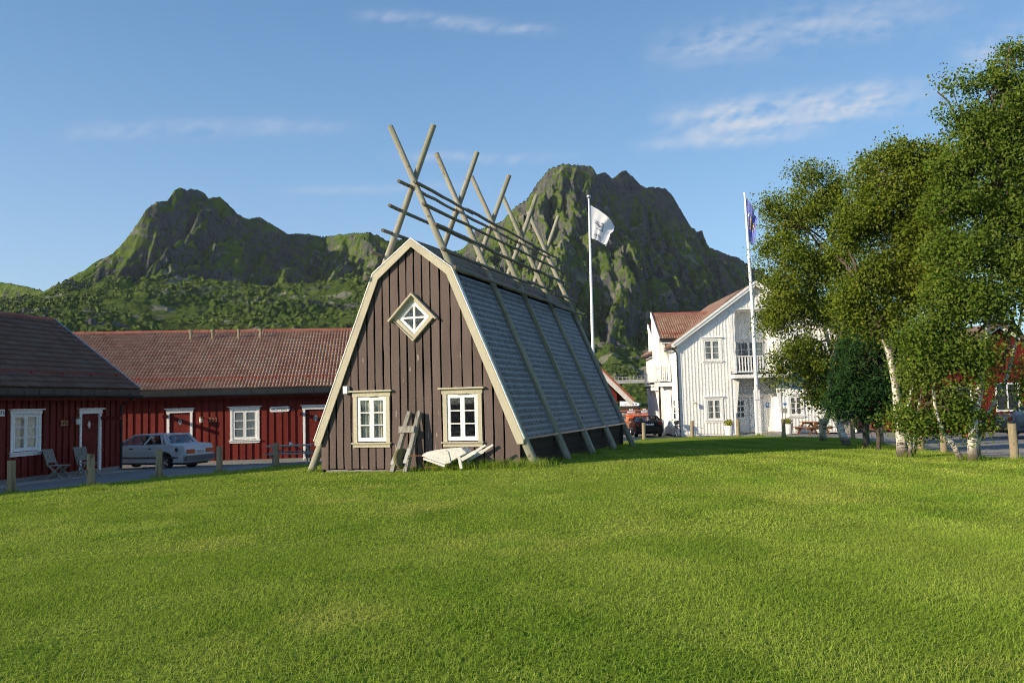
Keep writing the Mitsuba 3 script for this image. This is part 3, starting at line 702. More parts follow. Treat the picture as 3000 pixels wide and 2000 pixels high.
NC = 27
for s in (1, -1):
    for k in range(NC): roof_course(s, .13, HL, k, NC).done('shingle_course', 'shingle_wood', hut, HUTF)
    # upper slope: long thin poles laid along the ridge
    for k in range(11):
        t = (k + .5) / 11; x, z = s * WK * (1 - t), ZK + (ZP - ZK) * t + .05
        seg = [.0, 3.7 + RND.random(), 7.5 + RND.random(), HL + .1]
        for a, b in zip(seg[:-1], seg[1:]):
            ys = np.linspace(a - .1, b + .06, 6)
            MB().tube(np.stack([x + .02 * (rng.random(6) - .5), ys, z + .025 * (rng.random(6) - .5)], 1), [.037, .03], 7).done('thatching_pole', 'dark_pole_wood', hut, HUTF, smooth=True)
# verge boards with white flashing
for s in (-1, 1):
    o = [(s * (WF + .045), ZF - .12 if s > 0 else ZF - .12), (s * (WK + .045), ZK + .03), (0, ZP + .045)]
    i_ = [(0, ZP - .155), (s * (WK - .09), ZK - .105), (s * (WF - .125), ZF - .12)]
    MB().poly(Polygon([o[1], o[2], i_[0], i_[1]]), -.145, -.105).done('verge_board', 'beige_paint', hut, HUTF)
    MB().poly(Polygon([(s * (WF + .035), ZF - .01), (s * (WK + .0435), ZK + .028), (s * (WK - .0885), ZK - .103), i_[2], (s * (WF + .035), ZF - .12)]), -.144, -.106).done('verge_board', 'beige_paint', hut, HUTF)
    for p, q in (((s * (WF + .062), ZF), (s * (WK + .062), ZK + .05)), ((s * (WK + .062), ZK + .052), (0, ZP + .066))):
        MB().bar((p[0], -.06, p[1]), (q[0], -.06, q[1]), .19, .02, upv=(s * .5, 0, .8)).done('flashing', 'steel_white', hut, HUTF)
# the crossed poles
PY = [.10, 3.0, 5.72, 8.6, 11.5]
FOOT, XZ = 3.30, 7.43
for i, y in enumerate(PY):
    for s in (1, -1):
        zt = ([8.85, 8.93, 8.92, 8.9, 8.97], [8.78, 8.87, 8.87, 8.87, 8.73])[s < 0][i]
        dy = -.075 if s > 0 else .085
        foot = np.array([s * FOOT, y + dy, -.35 - (.1 if i else 0)]); head = np.array([0, y + dy, XZ])
        d = (head - foot); end = foot + d * (zt - foot[2]) / d[2]
        ts = np.linspace(0, 1, 9)[:, None]
        path = foot + (end - foot) * ts + np.stack([.02 * (rng.random(9) - .5), .02 * (rng.random(9) - .5), np.zeros(9)], 1)
        MB().tube(path, [.108, .09, .072], 14, wob=.05).done('pole', 'pole_wood', hut, HUTF, smooth=True)
# thin rails tied along the poles, each in two or three lengths
ZR = [7.19, 6.62, 6.06, 5.42, 4.9]; ZQ = [7.26, 6.66, 6.08, 5.49, 4.9]
for s, zs in ((1, ZR), (-1, ZQ)):
    for j, z in enumerate(zs):
        x = s * (FOOT * (1 - z / XZ) + .13)
        st = [-.35, -.38, -.32, -.46, -.36][j] if s > 0 else [-.36, -.33, -.26, -.41, -.26][j]
        cuts = [st, [3.3, 5.9, 4.0, 6.4, 3.6][j] + .3 * RND.random(), [8.8, 9.1, 8.2, 9.4, 8.5][j], HL + .55 + .4 * RND.random()]
        for a, b in zip(cuts[:-1], cuts[1:]):
            ys = np.linspace(a - (.35 if a > 0 else 0), b + .15, 8)
            big = 1.3 if j == 4 else 1.
            off = .05 * (RND.random() - .5)
            MB().tube(np.stack([x + s * .01 + off * .5 + .025 * (rng.random(8) - .5), ys, z + off + .035 * (rng.random(8) - .5)], 1), [.047 * big, .036 * big], 9, wob=.08).done('rail', 'dark_pole_wood', hut, HUTF, smooth=True)
# windows
window(hut, HUTF, *W1, -.03, 'beige_paint', curtain=[(-1.62, -1.27, 1.78, 'curtain'), (-1.24, -.87, 1.78, 'curtain'), (-1.16, -.98, 1.62, 'lace')])
window(hut, HUTF, *W2, -.03, 'beige_paint')
MB().box(-1.33, -1.1, -.10, -.062, 1.838, 1.858).done('vent_strip', 'beige_paint', hut, HUTF)
MB().box(1.12, 1.42, -.10, -.062, 1.838, 1.858).done('vent_strip', 'beige_paint', hut, HUTF)
k = numbered(hut + '__diamond_window')
D45 = lambda r, c=0.: Polygon([(0, DZ + c - r), (r, DZ + c), (0, DZ + c + r), (-r, DZ + c)])
MB().poly(D45(.575).difference(D45(.44)), -.075, .0).done('casing', 'beige_paint', k, HUTF)
for s in (-1, 1):
    MB().poly(Polygon([(0, DZ + .62), (s * .68, DZ - .06), (s * .65, DZ - .09), (0, DZ + .56)]), -.19, -.0).done('cap_board', 'beige_paint', k, HUTF)
    MB().poly(Polygon([(s * .575, DZ - .03), (s * .60, DZ - .005), (0, DZ - .61), (0, DZ - .55)]), -.125, -.0).done('sill', 'beige_paint', k, HUTF)
sm = MB().poly(D45(.437).difference(D45(.335)), -.035, .05)
sm.box(-.024, .024, -.03, .04, DZ - .345, DZ + .345).box(-.345, -.0245, -.028, .04, DZ - .024, DZ + .024).box(.0245, .345, -.028, .04, DZ - .024, DZ + .024)
sm.done('sash', 'trim_white', k, HUTF)
for sx in (-1, 1):
    for sz in (-1, 1): MB().add([(sx * .02, 0., DZ + sz * .02), (sx * .35, 0., DZ + sz * .02), (sx * .02, 0., DZ + sz * .35)], [[0, 1, 2]]).done('pane', 'glass', k, HUTF)
# foundation and small things on and before the wall
MB().box(-WB + .1, WB - .1, .03, .3, -.4, -.03).done('foundation', 'quay_concrete', hut, HUTF)
t = thing('wall_speaker', 'small white box fixed to the hut wall left of the curtained window', 'speaker')
MB().box(-2.005, -1.885, -.16, -.035, 1.93, 2.12).done('case', 'trim_white', t, HUTF)
MB().box(-1.99, -1.90, -.165, -.16, 1.945, 2.105).done('grille', 'steel_white', t, HUTF)

# old barrow frame stood on end against the wall
t = thing('upright_barrow', 'weathered grey barrow frame with a wooden wheel leaning upright on the hut', 'barrow')
for a, b in (((-.37, -.62, -.04), (-.11, -.14, 1.42)), ((-.02, -.60, -.04), (.16, -.14, 1.42))):
    MB().bar(a, b, .095, .15, upv=(0, 1, .3)).done('shaft', 'grey_wood', t, HUTF)
MB().bar((-.30, -.375, .985), (.13, -.375, 1.0), .035, .17, upv=(0, .32, .95)).done('crossbar', 'grey_wood', t, HUTF)
wh = MB(); m = np.eye(4); ax = np.array([.93, -.3, .12]); ax /= np.linalg.norm(ax); b_ = np.cross(ax, [0, 0, 1]); b_ /= np.linalg.norm(b_)
m[:3, 0] = b_; m[:3, 1] = np.cross(ax, b_); m[:3, 2] = ax; m[:3, 3] = (-.14, -.56, .30)
wh.lathe([(0, -.045), (.06, -.06), (.16, -.055), (.235, -.05), (.25, -.03), (.25, .03), (.235, .05), (.16, .055), (.06, .06), (0, .045)], 28, m=m).done('wheel', 'wheel_stone', t, HUTF, smooth=35 and False)
MB().tube([tf(m, [0, 0, -.2]), tf(m, [0, 0, .2])], [.02, .02], 8).done('axle', 'black_metal', t, HUTF, smooth=True)
for a, b in (((-.355, -.665, .14), (-.265, -.52, .50)), ((-.02, -.64, .17), (.045, -.50, .52))): MB().bar(a, b, .075, .02, upv=(-.2, 1, .3), off=-.075).done('bearing_plate', 'old_white', t, HUTF)

# white wheelbarrow lying in the long grass
t = thing('white_wheelbarrow', 'white painted wooden wheelbarrow without its wheel lying in long grass', 'wheelbarrow')
side = [(.44, .35), (.47, .40), (.58, .455), (.8, .50), (1.1, .525), (1.47, .54), (1.60, .43), (1.08, .17), (.98, .19)]
for y in (-.62, -.22): MB().poly(Polygon(side), y - .012, y + .012).done('side_board', 'old_white', t, HUTF)
MB().bar((.5, -.42, .34), (1.05, -.42, .165), .40, .02).bar((1.06, -.42, .17), (1.6, -.42, .425), .40, .02).done('tray', 'old_white', t, HUTF)
MB().bar((1.6, -.42, .43), (1.47, -.42, .54), .40, .02).done('end_board', 'old_white', t, HUTF)
MB().box(1.05, 1.09, -.65, -.633, .18, .52).done('batten', 'old_white', t, HUTF)
MB().poly(Polygon([(1.09, .51), (1.15, .46), (1.21, .20), (1.10, .18)]), -.66, -.634).done('bracket', 'old_white', t, HUTF)
for y, dz in ((-.66, 0), (-.17, -.02)):
    MB().bar((.50, y, .30), (1.06, y, .12), .04, .05).done('runner', 'old_white', t, HUTF)
    MB().bar((1.5, y, .27 + dz), (1.86, y, .46 + dz), .05, .085).bar((1.86, y, .46 + dz), (2.02, y, .555 + dz), .045, .06).bar((2.02, y, .555 + dz), (2.12, y, .61 + dz), .045, .05).done('handle', 'old_white', t, HUTF)
    MB().bar((1.43, y, .36), (1.49, y, .06), .045, .07, upv=(1, 0, 0)).done('leg', 'old_white', t, HUTF)
scene['rust_iron'] = {'type': 'twosided', 'bsdf': {'type': 'diffuse', 'reflectance': rgb((.20, .10, .06))}}
MB().tube([(.06, -.6, .36), (.46, -.6, .365)], [.012, .012], 6).tube([(.49, -.6, .27), (.46, -.6, .18), (.47, -.6, .08), (.8, -.55, .08)], [.012, .012], 6).done('wheel_iron', 'rust_iron', t, HUTF, smooth=True)

# ---------------------------------------------------------------- red long building and red side building on the left
def red_house(par, fr, x0, x1, zb, ze, wins, doors, ridge_y, ridge_z, tile, name_beams=(), eave_y=-.5, depth=None, tiles_x=None, vents=(), bw=.205, tw=.30):
    """front wall on y = 0, ground zb, eave line (eave_y, ze); wins: (x0, x1, z0, z1) sash openings; doors: (x0, x1, z1)"""
    D = depth or 2 * ridge_y
    wall = sbox(x0, zb - .1, x1, ze + .05)
    hole = unary_union([sbox(a + .005, c + .005, b - .005, d - .005) for a, b, c, d in wins] + [sbox(a, zb - .2, b, d) for a, b, d in doors])
    MB().poly(wall.difference(hole), .012, .13).done('wall_core', 'red_paint', par, fr)
    cut = unary_union([sbox(a - .06, c - .03, b + .06, d + .03) for a, b, c, d in wins] + [sbox(a - .05, zb - .2, b + .05, d + .05) for a, b, d in doors])
    body = sbox(x0, zb + .12, x1, ze + .02).difference(cut)
    # under boards with gaps, over boards nailed across them
    n = round((x1 - x0) / (bw * 1.42)); st = (x1 - x0) / n
    for i in range(n):
        a = x0 + i * st + .02 * RND.random()
        for lo, w, y0, y1 in ((a, st * .98, -.012, .011),):
            pass
        pg = sbox(a, zb, a + bw * (.86 + .2 * RND.random()), ze + .1).intersection(body)
        for g in getattr(pg, 'geoms', [pg]):
            if g.geom_type == 'Polygon' and g.area > .004: MB().poly(g, -.034, .011).done('board', 'red_paint', par, fr)
    # gable ends, back wall
    end = Polygon([(.01, zb - .1), (.01, ze), (ridge_y, ridge_z - .12), (D, ze), (D, zb - .1)])
    for x, o in ((x0, 0), (x1, 1)):
        m = MB().poly(end, 0, .1); v = m.v[0]; f = m.f[0]
        mm = MB().add(np.stack([x - .1 * o + v[:, 1] - (0 if o else 0), v[:, 0], v[:, 2]], 1), f[:, ::-1]); mm.done('gable_wall', 'red_paint', par, fr)
    MB().box(x0 + .1, x1 - .1, D - .1, D, zb - .1, ze).done('back_wall', 'red_paint', par, fr)
    MB().box(x0 + .1, x1 - .1, .14, D - .11, zb - .08, zb).done('floor', 'dark_room', par, fr)
    MB().box(x0, x1, -.02, .01, zb - .12, zb + .11).done('plinth', 'quay_concrete', par, fr)
    # roof
    sl = (ridge_z - ze) / (ridge_y - eave_y)
    rk = par
    rx0, rx1 = x0 - .35, x1 + .35
    MB().poly(Polygon([(eave_y, ze - .02), (ridge_y, ridge_z - .02), (2 * ridge_y - eave_y, ze - .02), (2 * ridge_y - eave_y, ze - .16), (ridge_y, ridge_z - .16), (eave_y, ze - .16)]), 0, rx1 - rx0)
    m = MB().poly(Polygon([(eave_y + .02, ze - .0), (ridge_y, ridge_z - .02), (2 * ridge_y - eave_y, ze), (2 * ridge_y - eave_y, ze - .12), (ridge_y, ridge_z - .16), (eave_y + .02, ze - .12)]), 0, rx1 - rx0)
    v = m.v[0]; MB().add(np.stack([rx0 + v[:, 1], v[:, 0], v[:, 2]], 1), m.f[0][:, ::-1]).done('roof_deck', tile, par, fr)
    a, b = tiles_x or (rx0, rx1)
    tiled_slope(par, fr, a, b, eave_y - .02, ze + .0, ridge_y, ridge_z, tile, tw=tw)
    ridge_caps(par, fr, a, b, ridge_y, ridge_z + .05)
    MB().box(a, b, eave_y - .045, eave_y + .0, ze - .27, ze - .0).done('fascia_flashing', 'black_metal', par, fr)
    g = MB(); th = np.linspace(np.pi, 2 * np.pi, 7)
    for (ya, za), (yb, zb_) in zip([(eave_y - .115 + .07 * math.cos(t), ze - .20 + .07 * math.sin(t)) for t in th[:-1]], [(eave_y - .115 + .07 * math.cos(t), ze - .20 + .07 * math.sin(t)) for t in th[1:]]):
        g.quad((a, ya, za), (b, ya, za), (b, yb, zb_), (a, yb, zb_))
    g.done('gutter', 'black_metal', par, fr)
    for x in np.arange(a + .3, b, .62): MB().box(x, x + .025, eave_y - .06, eave_y - .046, ze - .25, ze - .02).done('gutter_bracket', 'black_metal', par, fr)
    MB().box(a + .1, b - .1, eave_y + .03, eave_y + .06, ze - .36, ze - .27).done('eave_board', 'red_paint', par, fr)
    MB().box(a + .1, b - .1, eave_y + .06, .0, ze - .30, ze - .275).done('soffit', 'red_paint', par, fr)
    snow_guard(par, fr, a + .3, b - .1, eave_y, ze, ridge_y, ridge_z)
    for x, s in ((rx0, -1), (rx1, 1)):
        MB().bar((x, eave_y, ze + .02), (x, ridge_y, ridge_z + .05), .06, .17).done('verge_cover', 'grey_metal', par, fr)
        MB().bar((x, 2 * ridge_y - eave_y, ze + .02), (x, ridge_y, ridge_z + .05), .06, .17).done('verge_cover', 'grey_metal', par, fr)
    for x, yy in vents:
        z = ze + (yy - eave_y) * sl
        q = numbered(par + '__roof_vent')
        MB().tube([(x, yy, z - .1), (x, yy, z + .42)], [.055, .055], 12).done('pipe', 'bollard_wood', q, fr, smooth=True)
        MB().tube([(x, yy, z + .40), (x, yy, z + .50)], [.085, .085], 12).done('cowl', 'bollard_wood', q, fr, smooth=True)


def plank_door(par, fr, x0, x1, zb, z1, hand=1):
    k = numbered(par + '__door')
    cw = .10
    MB().box(x0 - cw, x0 - .004, -.065, .03, zb, z1 + .005).box(x1 + .004, x1 + cw, -.065, .03, zb, z1 + .005).box(x0 - cw - .03, x1 + cw + .03, -.075, .03, z1 + .008, z1 + .15).done('casing', 'trim_white', k, fr)
    MB().box(x0 - cw - .09, x1 + cw + .09, -.15, .0, z1 + .153, z1 + .195).done('cap_board', 'trim_white', k, fr)
    xm = (x0 + x1) / 2
    MB().box(x0, x1, .018, .06, zb + .06, z1).done('leaf', 'red_paint', k, fr)
    # diagonal boards meeting in a herringbone on the middle line
    dz = .36
    dia = Polygon([(xm, z1 - dz - .19), (xm + .115, z1 - dz), (xm, z1 - dz + .19), (xm - .115, z1 - dz)])
    for s in (-1, 1):
        half = sbox(min(xm + s * .004, xm + s * (x1 - x0) / 2), zb + .07, max(xm + s * .004, xm + s * (x1 - x0) / 2), z1 - .005).difference(dia.buffer(.015))
        t = zb - 1.2
        while t < z1 + .3:
            st = Polygon([(xm, t), (xm, t + .118), (xm + s * .8, t + .118 - .8 * (1 if True else 0) + .0), (xm + s * .8, t - .8)])
            pg = st.intersection(half)
            for g in getattr(pg, 'geoms', [pg]):
                if g.geom_type == 'Polygon' and g.area > .003: MB().poly(g, .002, .017).done('board', 'red_paint', k, fr)
            t += .13
    MB().poly(dia.buffer(.02).difference(dia.buffer(-.012)), -.006, .017).done('light_frame', 'red_paint', k, fr)
    MB().poly(dia.buffer(-.012), .005, .012).done('diamond_light', 'dia_glass', k, fr)
    MB().tube([(xm - hand * .36, -.05, zb + 1.02), (xm - hand * .25, -.05, zb + 1.02)], [.012, .012], 6).box(xm - hand * .36 - .02, xm - hand * .36 + .02, -.01, .002, zb + .9, zb + 1.1).done('handle', 'black_metal', k, fr)
    MB().box(x0 - .05, x1 + .05, -.14, .05, zb - .06, zb + .055).done('threshold', 'grey_wood', k, fr)


mat('dia_glass', (.25, .27, .28), .08, .8)
LA = 1.38
LEFTF = frame(-14.2, 30.3, 0, LA)
side = thing('red_side_house', 'red boarded house in shade on the far left with a brown tiled roof', 'house')
lw = (-5.06, -4.03, .50, 1.62)
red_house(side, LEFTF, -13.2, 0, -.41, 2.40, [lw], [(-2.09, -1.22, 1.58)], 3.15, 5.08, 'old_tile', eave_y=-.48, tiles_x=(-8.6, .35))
window(side, LEFTF, *lw, -.03, 'trim_white', curtain=[(-5.0, -4.62, 1.58, 'lace'), (-4.5, -4.08, 1.58, 'lace')], cw=.10, pane='far_glass')
plank_door(side, LEFTF, -2.09, -1.22, -.40, 1.58)
MB().tube([(-.06, -.52, 2.12), (-.06, -.30, 1.98), (-.06, -.07, 1.86), (-.06, -.07, -.4)], [.04, .04, .04, .04], 10).done('downpipe', 'black_metal', side, LEFTF, smooth=True)

LS = 1.12
LONGF = frame(-12.6 * LS, 34.35 * LS, 1.59 * (1 - LS), .13)
LONGF[:3, :3] *= LS
lng = thing('red_long_house', 'long red boarded building with a red tiled roof and roof vents', 'house')
w2 = (1.05, 2.02, .37, 1.56)
red_house(lng, LONGF, -8.0, 9.2, -.57, 2.42, [w2], [(-1.43, -.63, 1.52), (3.97, 4.80, 1.52)], 4.2, 5.17, 'clay_tile', eave_y=-.55, tw=.275, vents=[(-1.45, 3.45), (-.5, 3.45), (.64, 3.45), (1.61, 3.45)])
window(lng, LONGF, *w2, -.03, 'trim_white', curtain=[(1.08, 1.98, 1.53, 'curtain')], cw=.10, pane='far_glass')
plank_door(lng, LONGF, -1.43, -.63, -.55, 1.52); plank_door(lng, LONGF, 3.97, 4.80, -.55, 1.52)


def beam(fr, x, z, ln, label):
    t = thing('wall_beam', label, 'beam', 'red beams beside the doors')
    MB().box(x, x + .11, -ln, -.03, z - .06, z + .06).done('arm', 'red_paint', t, fr)


beam(LONGF, -1.60, 1.40, .83, 'red wooden beam sticking out of the sunlit wall by the door behind the white car')
beam(LONGF, 3.74, 1.37, .83, 'red wooden beam sticking out left of the door beside the hut')
beam(LEFTF, -1.16, 1.42, .8, 'red wooden beam sticking out of the shaded wall right of the door')


def plate(fr, x0, x1, z0, z1, s, label, back='red_paint', ink='brass', h=.17):
    t = thing('number_sign', label, 'sign')
    MB().box(x0, x1, -.06, -.034, z0, z1).done('board', back, t, fr)
    k = text('lettering', s, h, ink, t, fr, x0 + .035, z0 + (z1 - z0 - h) / 2, -.0605, squeeze=.82)


plate(LONGF, .06, .40, 1.09, 1.33, '221', 'red board with the number 221 on the sunlit wall')
plate(LEFTF, -3.14, -2.74, 1.18, 1.43, '220', 'red board with the number 220 on the shaded wall')


def lantern(fr, x, z, label, y=-.034):
    t = thing('wall_lantern', label, 'lamp', 'wall lanterns')
    MB().box(x - .04, x + .04, y - .012, y, z - .09, z + .05).bar((x, y, z + .02), (x - .0, y - .2, z + .03), .02, .02).done('bracket', 'black_metal', t, fr)
    MB().lathe([(0, .06), (.05, .045), (.085, .0), (.08, -.01)], 10, (x, y - .2, z)).lathe([(.055, -.19), (.05, -.21), (0, -.21)], 10, (x, y - .2, z)).done('cap', 'brass', t, fr)
    MB().lathe([(.055, -.01), (.065, -.1), (.055, -.19)], 10, (x, y - .2, z)).done('globe', 'trim_white', t, fr)
    for a in range(4): MB().bar((x + .07 * math.cos(a * 1.57 + .7), y - .2 + .07 * math.sin(a * 1.57 + .7), z - .0), (x + .06 * math.cos(a * 1.57 + .7), y - .2 + .06 * math.sin(a * 1.57 + .7), z - .2), .008, .008).done('rib', 'brass', t, fr)


mat('brass', (.42, .36, .17), .4, .5, .6)
lantern(LONGF, -.16, 1.30, 'brass wall lantern beside the 221 board on the sunlit wall')
lantern(LEFTF, -2.50, 1.44, 'brass wall lantern beside the 220 board on the shaded wall')
t = thing('name_sign', 'white board reading SKIPPERSTUA on the long red wall', 'sign')
MB().poly(sbox(2.54, 1.46, 3.33, 1.68).difference(unary_union([Polygon([(a, b), (a + c * .05, b), (a, b + d * .05)]) for a, b, c, d in ((2.54, 1.46, 1, 1), (3.33, 1.46, -1, 1), (2.54, 1.68, 1, -1), (3.33, 1.68, -1, -1))])), -.075, -.036).done('board', 'trim_white', t, LONGF)
text('lettering', 'SKIPPERSTUA', .10, 'dark_ink', t, LONGF, 2.59, 1.52, -.0755, bold=True, squeeze=.98)
flat('dark_ink', (.02, .03, .06))
t = thing('name_sign', 'white board cut by the left picture edge ending in A', 'sign')
MB().box(-6.3, -5.42, -.075, -.036, 1.58, 1.78).done('board', 'trim_white', t, LEFTF)
text('lettering', 'SKIPPERSTUA', .10, 'dark_ink', t, LEFTF, -6.25, 1.63, -.0755, bold=True, squeeze=.98)

# red gable seen between the hut and the white house
FARF = frame(5.6, 58, -.75, 0)
fr_ = thing('red_gable_house', 'red gabled house half hidden behind the hut with a white bargeboard', 'house')
gab = Polygon([(-4.6, 0), (1.55, 0), (1.55, 2.75), (-1.5, 6.0), (-4.6, 2.75)])
MB().poly(gab, 0, 9).done('wall', 'red_paint', fr_, FARF)
for s in (-1, 1):
    MB().bar((-1.5, -.5, 6.28), (-1.5 + s * 4.05, -.5, 2.05), .07, .34, upv=(s * .75, 0, .7)).done('bargeboard', 'old_white', fr_, FARF)
    MB().bar((-1.5, 4.3, 6.55), (-1.5 + s * 4.15, 4.3, 2.25), 9.9, .12, upv=(s * .75, 0, .7)).done('roof', 'ridge_clay', fr_, FARF)

# ---------------------------------------------------------------- the white house
WHF = frame(14.95, 51, 0, 0)
wh = thing('white_house', 'white boarded house with a steep gable, entrance recess and balconies', 'house')
ZG = -.72
HW, ZE, ZP2 = 4.87, 4.95, 8.42
RX0, RX1, RZ = -1.5, 1.3, 6.93
front = Polygon([(-HW, ZG), (HW - .55, ZG), (HW - .55, ZE + .25), (0, ZP2 - .1), (-HW, ZE)])
front = Polygon([(-HW, ZG), (HW, ZG), (HW, ZE), (0, ZP2 - .1), (-HW, ZE)])
UW, LW, RW = (-3.25, -2.28, 3.82, 5.08), (-3.22, -2.35, .22, 1.47), (1.82, 2.56, .36, 1.52)
rec = sbox(RX0, ZG - 1, RX1, RZ)
hol = unary_union([sbox(a + .005, c + .005, b - .005, d - .005) for a, b, c, d in (UW, LW, RW)])
MB().poly(front.difference(rec).difference(hol), .014, .14).done('wall_core', 'white_paint', wh, WHF)
cutw = unary_union([sbox(a - .07, c - .03, b + .07, d + .03) for a, b, c, d in (UW, LW, RW)] + [rec.buffer(.12, join_style=2)])
cladding(wh, WHF, sbox(-HW, ZG + .1, HW, 8.6).intersection(front).difference(cutw), -.012, .013, .185, .012, 'white_paint', lath=(.062, -.036, -.0125))
# recess: back wall with door and balcony window, reveals, ceiling
RD = 1.25
bk = sbox(RX0, ZG, RX1, RZ)
DOORS = [(-1.17, -.30, -.60, 1.50), (-.27, .60, -.60, 1.50)]
BW = (-1.12, .78, 3.12, 5.02)
hb = unary_union([sbox(a + .005, c + .005, b - .005, d - .005) for a, b, c, d in DOORS + [BW]])
MB().poly(bk.difference(hb), RD + .014, RD + .12).done('recess_wall', 'white_paint', wh, WHF)
cladding(wh, WHF, bk.difference(unary_union([sbox(a - .07, c - .1, b + .07, d + .06) for a, b, c, d in DOORS + [BW]])), RD - .012, RD + .013, .185, .012, 'white_paint', lath=(.05, RD - .03, RD - .0125))
MB().box(RX0 - .02, RX0 + .03, -.03, RD, ZG, RZ).box(RX1 - .03, RX1 + .02, -.03, RD, ZG, RZ).box(RX0 + .03, RX1 - .03, -.03, RD, RZ - .04, RZ).done('recess_reveal', 'white_paint', wh, WHF)
for x, s in ((RX0, 1), (RX1, -1)):
    MB().box(x - .07 * (s > 0) - .06, x + .07 * (s < 0) + .06, -.055, -.0, 3.1, RZ).done('recess_post', 'white_paint', wh, WHF)
    c = Polygon([(0, 3.6), (.13, 3.8), (.10, 4.3), (.17, 4.7), (.10, 5.1), (.16, 5.6), (.12, 6.1), (.2, 6.93), (0, 6.93)])
    pts = [(x + s * (.05 + a), b) for a, b in c.exterior.coords[:-1]]
    MB().poly(Polygon(pts), -.03, .03).done('carved_bracket', 'white_paint', wh, WHF)
    MB().poly(Polygon([(x, 2.72), (x + s * .34, 2.72), (x + s * .12, .9), (x + s * .10, .6), (x, .6)]), -.05, .03).done('entrance_bracket', 'white_paint', wh, WHF)
MB().box(RX0 - .15, RX1 + .15, -.9, RD, 2.86, 2.98).done('balcony_floor', 'black_metal', wh, WHF)
MB().box(RX0 - .2, RX1 + .2, -.96, -.90, 2.68, 2.90).box(RX0 - .2, RX0 - .15, -.9, 0, 2.68, 2.9).box(RX1 + .15, RX1 + .2, -.9, 0, 2.68, 2.9).done('balcony_fascia', 'white_paint', wh, WHF)


def railing(par, fr, x0, x1, y, zb, zt, n, name='railing'):
    k = numbered(par + '__' + name)
    MB().box(x0, x1, y - .035, y + .035, zt - .05, zt).box(x0, x1, y - .025, y + .025, zb + .05, zb + .11).done('rail', 'white_paint', k, fr)
    for i in range(n):
        x = x0 + (x1 - x0) * (i + .5) / n
        MB().box(x - .032, x + .032, y - .012, y + .012, zb + .11, zt - .05).done('baluster', 'white_paint', k, fr)
    for x in (x0, x1):
        MB().box(x - .065, x + .065, y - .065, y + .065, zb, zt + .08).done('newel', 'white_paint', k, fr)


railing(wh, WHF, RX0 - .1, RX1 + .1, -.84, 2.98, 4.02, 17, 'balcony_railing')
window(wh, WHF, *UW, -.036, 'white_paint', cw=.12, curtain=[(-3.2, -3.0, 5.0, 'lace'), (-2.6, -2.33, 5.0, 'lace')], pane='far_glass')
window(wh, WHF, *LW, -.036, 'white_paint', cw=.12, curtain=[(-3.15, -2.95, 1.4, 'lace'), (-2.55, -2.4, 1.4, 'lace')], pane='far_glass')
window(wh, WHF, *RW, -.036, 'white_paint', cw=.12, pane='far_glass')
window(wh, WHF, *BW, RD - .036, 'white_paint', cols=4, rows=4, cw=.10, curtain=[(-1.05, -.75, 4.9, 'lace'), (.4, .7, 4.9, 'lace')], name='balcony_window', pane='far_glass')
for i, (a, b, c, d) in enumerate(DOORS):
    k = numbered(wh + '__door')
    gl = [(a + .12 + .24 * q + (.11 if i else 0), a + .12 + .24 * q + .19 + (.11 if i else 0), .30 + .37 * j, .30 + .37 * j + .28) for q in range(2 if i == 0 else 1) for j in range(3)]
    if i: gl = [(x + .08, y + .08, z, w) for x, y, z, w in gl]
    lf = sbox(a + .02, c, b - .02, d - .02).difference(unary_union([sbox(x, z, y, w) for x, y, z, w in gl]))
    MB().poly(lf, RD - .01, RD + .04).done('leaf', 'trim_white', k, WHF)
    for x, y, z, w in gl: MB().quad((x, RD + .01, z), (y, RD + .01, z), (y, RD + .01, w), (x, RD + .01, w)).done('pane', 'far_glass', k, WHF)
    if i: MB().box(gl[1][0] + .01, gl[1][1] - .01, RD + .015, RD + .02, gl[1][2] + .01, gl[1][3] - .01).done('notice', 'steel_white', k, WHF)
    hx = b - .1 if i == 0 else a + .1
    MB().box(hx - .02, hx + .02, RD - .018, RD - .01, .25, .48).tube([(hx, RD - .06, .4), (hx - .1, RD - .06, .4)], [.012, .012], 6).done('handle', 'grey_metal', k, WHF)
    MB().box(a - (.13 if i == 0 else 0), a + .015, RD - .05, RD + .05, ZG, d).box(b - .015, b + (.13 if i else 0), RD - .05, RD + .05, ZG, d).done('jamb', 'white_paint', k, WHF)
MB().box(RX0 + .1, RX1 - .15, RD - .06, RD - .0, 1.51, 1.68).box(RX0 + .03, RX1 - .08, RD - .16, RD - .0, 1.69, 1.74).done('door_head', 'white_paint', wh, WHF)
MB().box(RX0 + .05, RX1 - .05, -.2, RD, ZG - .1, -.60).box(RX0 + .05, RX1 - .05, -.55, -.21, ZG - .1, -.66).done('door_step', 'grey_wood', wh, WHF)
for s_ in (-1, 1): MB().box(s_ * HW - .01 - .11 * (s_ > 0), s_ * HW + .01 + .11 * (s_ < 0), -.06, -.037, ZG, ZE).done('corner_board', 'white_paint', wh, WHF)
MB().poly(Polygon([(-2.05, RZ - .03), (-2.05, RZ + .07), (2.05, RZ + .07), (2.05, RZ - .03)]), -.06, -.037).done('gable_band', 'white_paint', wh, WHF)
